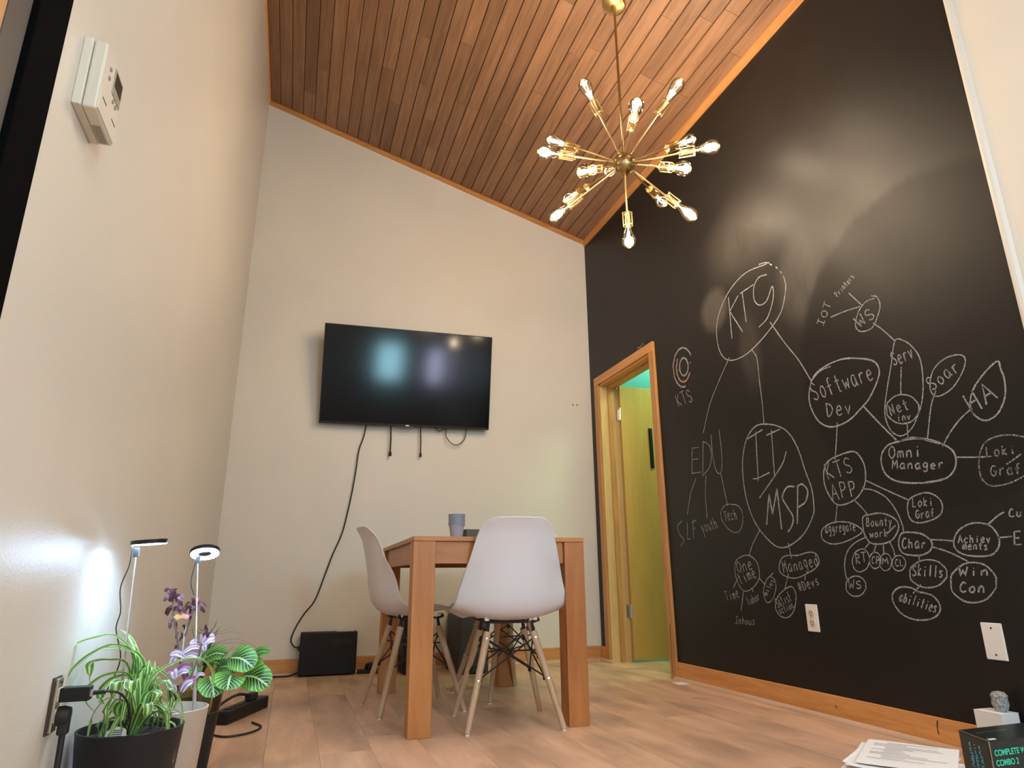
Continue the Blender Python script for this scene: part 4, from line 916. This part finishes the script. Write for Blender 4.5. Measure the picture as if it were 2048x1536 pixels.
for i in range(34):
    an = rp.uniform(0, 2*math.pi); ln = rp.uniform(.05, .105); hh = rp.uniform(.035, .13)
    dx_, dy_ = math.cos(an), math.sin(an)
    if dx_ < 0: ln *= .8
    base = crown+Vector((dx_*.01, dy_*.01, -.012))
    pts = [base, base+Vector((dx_*ln*.25, dy_*ln*.25, hh*.75)), base+Vector((dx_*ln*.6, dy_*ln*.6, hh)), base+Vector((dx_*ln*.95, dy_*ln*.95, hh*.62)), base+Vector((dx_*ln*(1.0 if rp.random() < .5 else .75), dy_*ln*1.0, hh*.62-rp.uniform(.03, .08)))]
    leaf('leaf', pts, rp.uniform(.009, .015), M['spider'], t, fold=.35)
pm = MB(); pm.prism([(-.023, 0, 0), (.023, 0, 0), (.020, .003, .017), (.010, .0045, .024), (-.008, .0045, .024), (-.019, .003, .016)], (0, .0012, 0))
tg = pm.build('plant_tag', M['label'], t, loc=L5(590, 1355, -.088)); tg.location.z = .240; tg.location.y = -.083
prt = MB()
for i in range(4): prt.box((-.012, -.0004+.0006*i, .005+.004*i), (.012, .0012+.0006*i, .0062+.004*i))
prt.build('print', M['grey'], tg)
# --- purple plants in the beige pot
P2 = Vector((-.283, 2.145, 0)); t = thing('inch_plant', 'silver and mauve leaved plant with tall maroon stems in a beige pot', 'potted plant', P2)
pot(t, .101, .075, .248, M['beige'], soil=.030)
def L4(x, y, dy=0, P=None): P = P2 if P is None else P; return on(310+x/5.484, 1160+y/5.484, 1, P.y+dy)-P
def stemm(pts, r, mt='mstem'): MB().tube(cat(pts, 4), r, 6).build('stem', M[mt], t, smooth=True)
K = 1/5.484/1306*2.35
# tall maroon plant
stemm([L4(280, 1000, .05), L4(265, 800, .05), (L4(225, 520, .05)), L4(195, 350, .05), L4(205, 210, .05)], .0028); stemm([L4(290, 1000, .04), L4(300, 700, .05), L4(345, 560, .05), L4(395, 400, .05), L4(430, 280, .05)], .0028)
stemm([L4(290, 900, .04), L4(320, 620, .05), L4(345, 510, .05)], .0022, 'stem'); stemm([L4(440, 1200, -.02), L4(560, 700, 0), L4(575, 560, .01)], .0022)
mar = [((200, 230), (100, 110), 60, 1), ((205, 215), (240, 110), 50, 1), ((215, 215), (300, 230), 70, 1), ((195, 240), (90, 240), 60, 1), ((220, 230), (295, 310), 60, 1), ((200, 330), (110, 380), 50, 1), ((200, 340), (280, 370), 60, 1), ((180, 440), (160, 545), 50, 1), ((430, 290), (570, 300), 35, 1), ((420, 340), (550, 360), 50, 1), ((430, 280), (495, 235), 40, 0), ((410, 280), (320, 310), 30, 1), ((400, 330), (330, 345), 40, 1), ((190, 300), (130, 400), 45, 1), ((215, 330), (340, 370), 45, 1), ((210, 220), (330, 200), 35, 0), ((430, 300), (400, 220), 40, 1), ((215, 480), (230, 560), 35, 1), ((400, 400), (380, 470), 30, 1), ((205, 215), (175, 110), 40, 1), ((425, 320), (380, 380), 40, 1), ((250, 600), (225, 650), 22, 1), ((270, 680), (300, 650), 20, 1), ((240, 760), (215, 770), 20, 1), ((330, 560), (300, 520), 22, 1), ((300, 650), (285, 600), 20, 1)]
for (a, b, wpx, kk) in mar:
    dy_ = rp.uniform(.03, .07); p0 = L4(*a, dy_); p1 = L4(*b, dy_+rp.uniform(-.02, .02)); pm_ = (p0+p1)/2+Vector((0, -.006, .012))
    leaf('leaf', [p0, pm_, p1], wpx*K*.7, M['maroon' if kk else 'mauve'], t, fold=.2, oval_=True, facing=Vector((rp.uniform(-.4, .4), -1, .4)), seg=4)
# butterfly-like ornament tucked into the stems
o = MB(); o.prism([(-.020, 0, 0), (-.012, 0, .008), (-.002, 0, .004), (.006, 0, .009), (.018, 0, .004), (.014, 0, -.006), (.002, 0, -.003), (-.010, 0, -.008)], (0, .002, 0))
tg = o.build('orange_tag', mat('orange_tag', (.62, .33, .12), .6), t, loc=L4(285, 405, .02)); tg['label'] = 'orange and pink tag'
MB().lathe([(0, 0), (.006, .001), (.006, .003), (0, .004)], 12, (.0, 0, 0), axis=(0, -1, 0)).build('pink_tag', mat('pink_tag', (.85, .25, .4), .6), t, loc=L4(350, 405, .01))
sil = [((515, 700), (660, 625), 70, 0), ((520, 730), (660, 660), 60, 0), ((500, 700), (380, 705), 45, 0), ((500, 740), (300, 805), 40, 0), ((500, 760), (470, 820), 55, 0), ((530, 720), (545, 790), 45, 0), ((330, 850), (160, 820), 50, 0), ((240, 860), (170, 940), 60, 0), ((500, 690), (515, 590), 20, 0), ((320, 840), (490, 845), 40, 0), ((240, 1020), (400, 960), 80, 1), ((230, 1040), (110, 1030), 40, 1), ((230, 1060), (370, 1010), 50, 0), ((300, 1200), (460, 1080), 70, 1), ((280, 1240), (420, 1110), 60, 0), ((270, 1230), (330, 1130), 40, 1), ((200, 1000), (220, 1090), 60, 0), ((560, 640), (530, 560), 40, 2), ((560, 600), (570, 500), 35, 2), ((570, 640), (600, 600), 30, 2), ((440, 1080), (550, 1045), 30, 0), ((350, 1130), (300, 1000), 50, 1), ((180, 1120), (130, 1190), 50, 0), ((160, 1180), (230, 1240), 50, 0)]
for (a, b, wpx, kk) in sil:
    dy_ = rp.uniform(-.06, .02); p0 = L4(*a, dy_); p1 = L4(*b, dy_+rp.uniform(-.02, .01)); pm_ = (p0+p1)/2+Vector((0, -.004, .008))
    leaf('leaf', [p0, pm_, p1], wpx*K, M[['silver', 'mauve', 'maroon'][kk]], t, fold=.3, oval_=True, facing=Vector((rp.uniform(-.3, .3), -1, .5)), seg=4)
stemm([L4(200, 1420, -.04), L4(300, 1220, -.04), L4(400, 1040, -.04), L4(470, 850, -.04), L4(510, 700, -.04)], .0028)
# --- veined prayer plant and grass in the tall dark pot
P3 = Vector((-.255, 2.50, 0)); t = thing('prayer_plant', 'veined green leafed plant with thin grassy blades in a tall dark glass vase', 'potted plant', P3)
MB().lathe([(0, .001), (.052, 0), (.056, .006), (.0745, .175), (.0735, .176), (.052, .010), (0, .010)], 40, close=True).build('pot', M['pot'], t, smooth=True)
MB().lathe([(.0750, .1765), (.083, .246), (.0845, .249), (.083, .2495), (.0745, .1765)], 40, close=True).build('glass_rim', M['vase'], t, smooth=True)
MB().lathe([(0, .170), (.070, .171), (.074, .205), (.06, .212), (0, .214)], 24, close=True).build('soil', M['soil'], t)
def Q(x, y, dy=0): return L4(x, y, dy, P3)
K3 = 1/5.484/1306*2.75
pr_ = [((820, 850), (1085, 965), 215, -.12), ((960, 1050), (1250, 1170), 225, -.10), ((840, 1040), (790, 1215), 235, -.14), ((600, 1050), (650, 1290), 220, -.12), ((1060, 850), (1265, 795), 85, -.02), ((540, 860), (800, 825), 120, -.02), ((700, 960), (890, 1020), 130, -.04), ((1060, 900), (1160, 1010), 110, -.02), ((470, 920), (420, 1060), 120, .0), ((590, 920), (760, 890), 120, .02), ((560, 780), (470, 900), 100, .02), ((740, 1000), (640, 900), 110, 0), ((520, 1180), (400, 1200), 120, -.03)]
for i, (a, b, wpx, dy_) in enumerate(pr_):
    p0 = Q(*a, dy_+.03); p1 = Q(*b, dy_-.03); pm_ = (p0+p1)/2+Vector((0, -.01, .012))
    leaf('leaf', [p0, pm_, p1], wpx*K3, M['prayer'], t, fold=.12, oval_=True, facing=Vector((.1, -1, .35 if i != 2 else .6)), seg=6)
    MB().tube(cat([(rp.uniform(-.02, .02), rp.uniform(-.02, .02), .21), (p0+Vector((0, 0, .21)))/2+Vector((0, 0, .02)), p0], 4), .0018, 5).build('stalk', M['grass'], t, smooth=True)
gr = [[(600, 780), (750, 670), (900, 650), (1050, 700), (1140, 775)], [(600, 780), (750, 700), (900, 690), (1000, 720), (1080, 785)], [(640, 650), (750, 590), (860, 568), (990, 605)], [(600, 620), (650, 520), (685, 425)], [(630, 640), (760, 560), (858, 512)], [(610, 660), (670, 570), (715, 510)], [(560, 700), (450, 560), (370, 560)], [(560, 700), (440, 640), (400, 500)], [(600, 800), (700, 770), (800, 790)], [(560, 720), (480, 530), (360, 560)], [(600, 760), (500, 600), (420, 560)], [(560, 800), (450, 700), (330, 600)], [(980, 600), (1040, 620), (1100, 645)]]
for l in gr:
    if l[0] == (980, 600): continue
    leaf('grass_blade', [Vector((0, 0, .21))]+[Q(x, y, .04+.02*i) for i, (x, y) in enumerate(l)], .0042, M['grass'], t, fold=.3, taper=.4)
leaf('grass_blade', [Q(700, 960, -.12), Q(740, 850, -.12), Q(880, 720, -.13)], .010, M['grass'], t, fold=.3, taper=.5)
leaf('grass_blade', [Q(640, 1080, -.12), Q(720, 930, -.13), Q(760, 860, -.13)], .010, M['grass'], t, fold=.3, taper=.5)

def grow_lamp(label, base, topp, head_c, head_n, R, thick_low, cabl):
    t = thing('grow_lamp', label, 'lamp', base); b = Vector(base); h = Vector(head_c)-b; n = Vector(head_n).normalized(); tp = Vector(topp)-b
    k = .38 if thick_low else .10
    MB().tube([(0, 0, 0), tp*k], .0048 if thick_low else .0035, 10).build('lower_pole', M['grey'] if not thick_low else M['stem'], t, smooth=True)
    MB().tube([tp*k, tp*.62], .0028, 8).build('middle_pole', M['steel'], t, smooth=True)
    MB().tube([tp*.62, tp], .0020, 8).build('upper_pole', M['steel'], t, smooth=True)
    MB().box((-.006, -.004, -.012), (.006, .004, .010), .001).build('joint', M['blackp'], t, loc=tp)
    hd = MB().lathe([(R*.42, -.004), (R, -.004), (R+.001, 0), (R, .0065), (R*.42, .0065), (R*.40, .003), (R*.42, -.004)], 36, h, axis=n, close=True).build('lamp_head', M['blackp'], t, smooth=True)
    MB().lathe([(R*.46, 0), (R*.95, 0), (R*.95, -.0012), (R*.46, -.0012), (R*.46, 0)], 36, h-n*.0042, axis=n, close=True).build('led_ring', M['led'], hd)
    if cabl: MB().tube(cat([Vector(c_)-b for c_ in cabl], 6), .0016, 5).build('lamp_cable', M['rubber'], t, smooth=True)
    return t
def at(px, py, y): return on(px, py, 1, y)
b1 = at(241, 1403, 1.93); b1.z = .232
tp1 = at(273, 1104, 1.93)
grow_lamp('grow lamp with dark edge-on disc head beside the left wall, in the charcoal pot', b1, tp1, at(299, 1085, 1.93), (-.09, -.03, 1), .042, False,
          [at(265, 1094, 1.93), at(258, 1132, 1.94), at(241, 1175, 1.95), at(241, 1223, 1.95), at(232, 1258, 1.95), at(241, 1314, 1.95), at(225, 1360, 1.95), at(205, 1395, 1.95)])
b2 = at(394, 1412, 2.12); b2.z = .222; b2 = Vector((b2.x-.004, 2.12, .222)); tp2 = at(396, 1118, 2.16)
grow_lamp('shorter grow lamp with glowing white ring head, standing in the beige pot', b2, tp2, at(410, 1105, 2.15), (-.12, .42, 1), .040, True,
          [at(392, 1122, 2.16), at(384, 1150, 2.17), at(382, 1170, 2.17), at(388, 1190, 2.17)])

# ================================================================ LOWER RIGHT: BOX, PAPERS, SMALL THINGS
ZT = .15
c1 = on(1917, 1460, 2, ZT); c2 = on(1977, 1483, 2, ZT); 
ux_ = Vector((1, .035, 0)).normalized(); vy = (c1-c2); vy.z = 0; bw = vy.length; vy.normalize()
ang = math.atan2(vy.y, vy.x)-math.pi/2
t = thing('cardboard_box', 'dark green box with mint lettering at the lower right corner', 'box', (c2.x, c2.y, 0)); t.rotation_euler = (0, 0, 0)
BLN = .345; dv2 = Vector(((on(2046, 1470, 2, ZT)-c2).x, (on(2046, 1470, 2, ZT)-c2).y, 0)); 
e_x = Vector((1, .02, 0)).normalized()
def B3(a, b, c_): return e_x*a+vy*b+Vector((0, 0, c_))
def slab(a0, a1, b0, b1, z0, z1):
    return MB().prism([B3(a0, b0, z0), B3(a1, b0, z0), B3(a1, b1, z0), B3(a0, b1, z0)], (0, 0, z1-z0))
slab(0, BLN, 0, bw, 0, ZT-.002).build('box_body', M['green'], t)
slab(-.0012, BLN, -.0012, bw+.001, ZT-.0019, ZT).build('top_flap', M['green'], t)
slab(-.0016, -.0004, .004, bw-.004, ZT-.045, ZT-.004).build('end_flap', M['green'], t)
edge = MB(); edge.tube([B3(0, 0, .0), B3(0, 0, ZT)], .0014, 6); edge.tube([B3(0, 0, ZT), B3(0, bw, ZT)], .0012, 6); edge.build('worn_edge', M['steel'], t)
slab(.012, .040, .010, .022, ZT, ZT+.0006).build('sticker', M['white'], t)
slab(.030, .150, bw-.050, bw-.046, ZT, ZT+.0004).build('printed_line', M['steel'], t)
def text(name, s, size, mt, parent, mtx, sx=1):
    cu = bpy.data.curves.new(name, 'FONT'); cu.body = s; cu.size = size; cu.extrude = .0003; cu.offset = .0004; cu.space_line = .9
    tmp = bpy.data.objects.new(name+'_tmp', cu); C.objects.link(tmp); bpy.context.view_layer.update()
    me = bpy.data.meshes.new_from_object(tmp.evaluated_get(bpy.context.evaluated_depsgraph_get())); bpy.data.objects.remove(tmp)
    me.materials.clear(); me.materials.append(mt); me.name = name
    o = bpy.data.objects.new(name, me); C.objects.link(o); o.parent = parent; o.matrix_local = mtx @ Matrix.Diagonal((sx, 1, 1, 1)); return o
def mtx(X, Y, Z, p): return Matrix(((X.x, Y.x, Z.x, p.x), (X.y, Y.y, Z.y, p.y), (X.z, Y.z, Z.z, p.z), (0, 0, 0, 1)))
Zu = Vector((0, 0, 1)); nf_ = e_x.cross(Zu)
text('lettering', 'COMPLETE W', .0205, M['mint'], t, mtx(e_x, Zu, nf_, B3(.012, 0, ZT-.036)+nf_*.001), .93)
text('lettering', 'COMBO 2', .0205, M['mint'], t, mtx(e_x, Zu, nf_, B3(.012, 0, ZT-.060)+nf_*.001), .93)
nl = (-e_x); X_ = Vector((0, 0, -1))
for i, s in enumerate(('COMPLET', 'WIRELES', 'COMBO 2')):
    text('lettering', s, .022, M['cyan'], t, mtx(X_, nl.cross(X_)*1.0, nl, B3(-.0028, .048+i*.022, ZT-.018)), .80)
# paper pile
pg = 'loose sheets in the paper pile beside the dark green box'
pc_ = on(1737, 1477, 2, .132)
rq = random.Random(21)
NP = 18
num = ['', 'second', 'third', 'fourth', 'fifth', 'sixth', 'seventh', 'eighth', 'ninth', 'tenth', 'eleventh', 'twelfth', 'thirteenth', 'fourteenth', 'fifteenth', 'sixteenth', 'seventeenth']
for i in range(NP):
    z = .130-i*.0075; mb = MB(); nx, ny = 6, 10; W_, H_ = .216, .279
    cb = rq.uniform(0, 6)
    for j in range(ny+1):
        for k in range(nx+1):
            u, v = k/nx, j/ny
            zz = 0 if i == NP-1 else .0012*math.sin(cb+u*4+v*3)+(.012 if i in (2, 5, 9) else .004)*(max(0, .3-u)/.3)**2*(i > 0)
            mb.v.append((u*W_, -v*H_, zz))
    n1 = nx+1
    for j in range(ny):
        for k in range(nx): a = j*n1+k; mb.f.append((a, a+1, a+n1+1, a+n1))
    off = (0, 0) if i == 0 else (rq.uniform(-.030, .006), rq.uniform(-.012, .016))
    o = mb.build('paper_sheet', M['paper'], loc=(pc_.x+off[0], pc_.y+off[1], z if i < NP-1 else .001), rot=(0, 0, math.radians(-52+(rq.uniform(-10, 9) if i else 0)))); md = o.modifiers.new('t', 'SOLIDIFY'); md.thickness = .0006
    lb = 'topmost printed sheet of the paper pile at lower right' if i == 0 else 'lowest sheet of the paper pile, lying on the floor' if i == NP-1 else '%s sheet from the top of the paper pile at lower right' % num[i]
    tag(o, lb, 'paper', pg)
    if i == 0:
        pr2 = MB()
        for k in range(12):
            yy = -.030-.017*k; w_ = rq.uniform(.3, .95); x0 = rq.choice([.02, .02, .05]); pr2.box((x0, yy, .0018), (x0+.16*w_, yy-.0018, .0023))
        pr2.build('printed_text', M['ink'], o)
# small dark red-brown marks on the trim
for (a, b, pa) in (((1875, 1441), (1878, 1469), 'baseboard_right'), ((1672, 1411), (1675, 1418), 'baseboard_right')):
    p = on(*a, 0, XR-.0125); q = on(*b, 0, XR-.0125); md_ = (p+q)/2+Vector((0, .004, 0))
    MB().prism([(p.x, p.y-.002, p.z), (p.x, p.y+.003, p.z), (p.x, md_.y+.002, md_.z), (q.x, q.y+.002, q.z), (q.x, q.y-.001, q.z), (p.x, md_.y-.002, md_.z)], (-.0004, 0, 0)).build('dark_mark', M['mark'], bpy.data.objects[pa])
MB().prism([(XR-cs-.0003, 3.667, .300), (XR-cs-.0003, 3.673, .305), (XR-cs-.0003, 3.675, .20), (XR-cs-.0003, 3.677, .03), (XR-cs-.0003, 3.674, .03), (XR-cs-.0003, 3.671, .20)], (-.0004, 0, 0)).build('dark_mark', M['mark'], bpy.data.objects['trim_7'])
# white box and stone by the wall
p = on(1992, 1427, 1, 1.66)
t = thing('white_carton', 'small white carton against the chalkboard wall behind the dark green box', 'carton', (2.1415+.02, 1.69, 0))
MB().box((-.038, -.045, 0), (.036, .045, p.z-.002), .001).build('carton_body', M['white'], t)
MB().box((-.0385, -.0455, p.z-.002), (.0365, .0455, p.z), .0006).build('lid', M['paper'], t)
mb = MB(); mb.lathe([(.0, 0), (.016, .001), (.021, .012), (.024, .022), (.022, .036), (.024, .046), (.017, .056), (.0, .060)], 16)
o = mb.build('stone_figure', M['stone'], loc=(2.168, 1.675, p.z+.0003), smooth=True); tag(o, 'mottled grey stone-like lump on the white carton at the right edge', 'ornament')
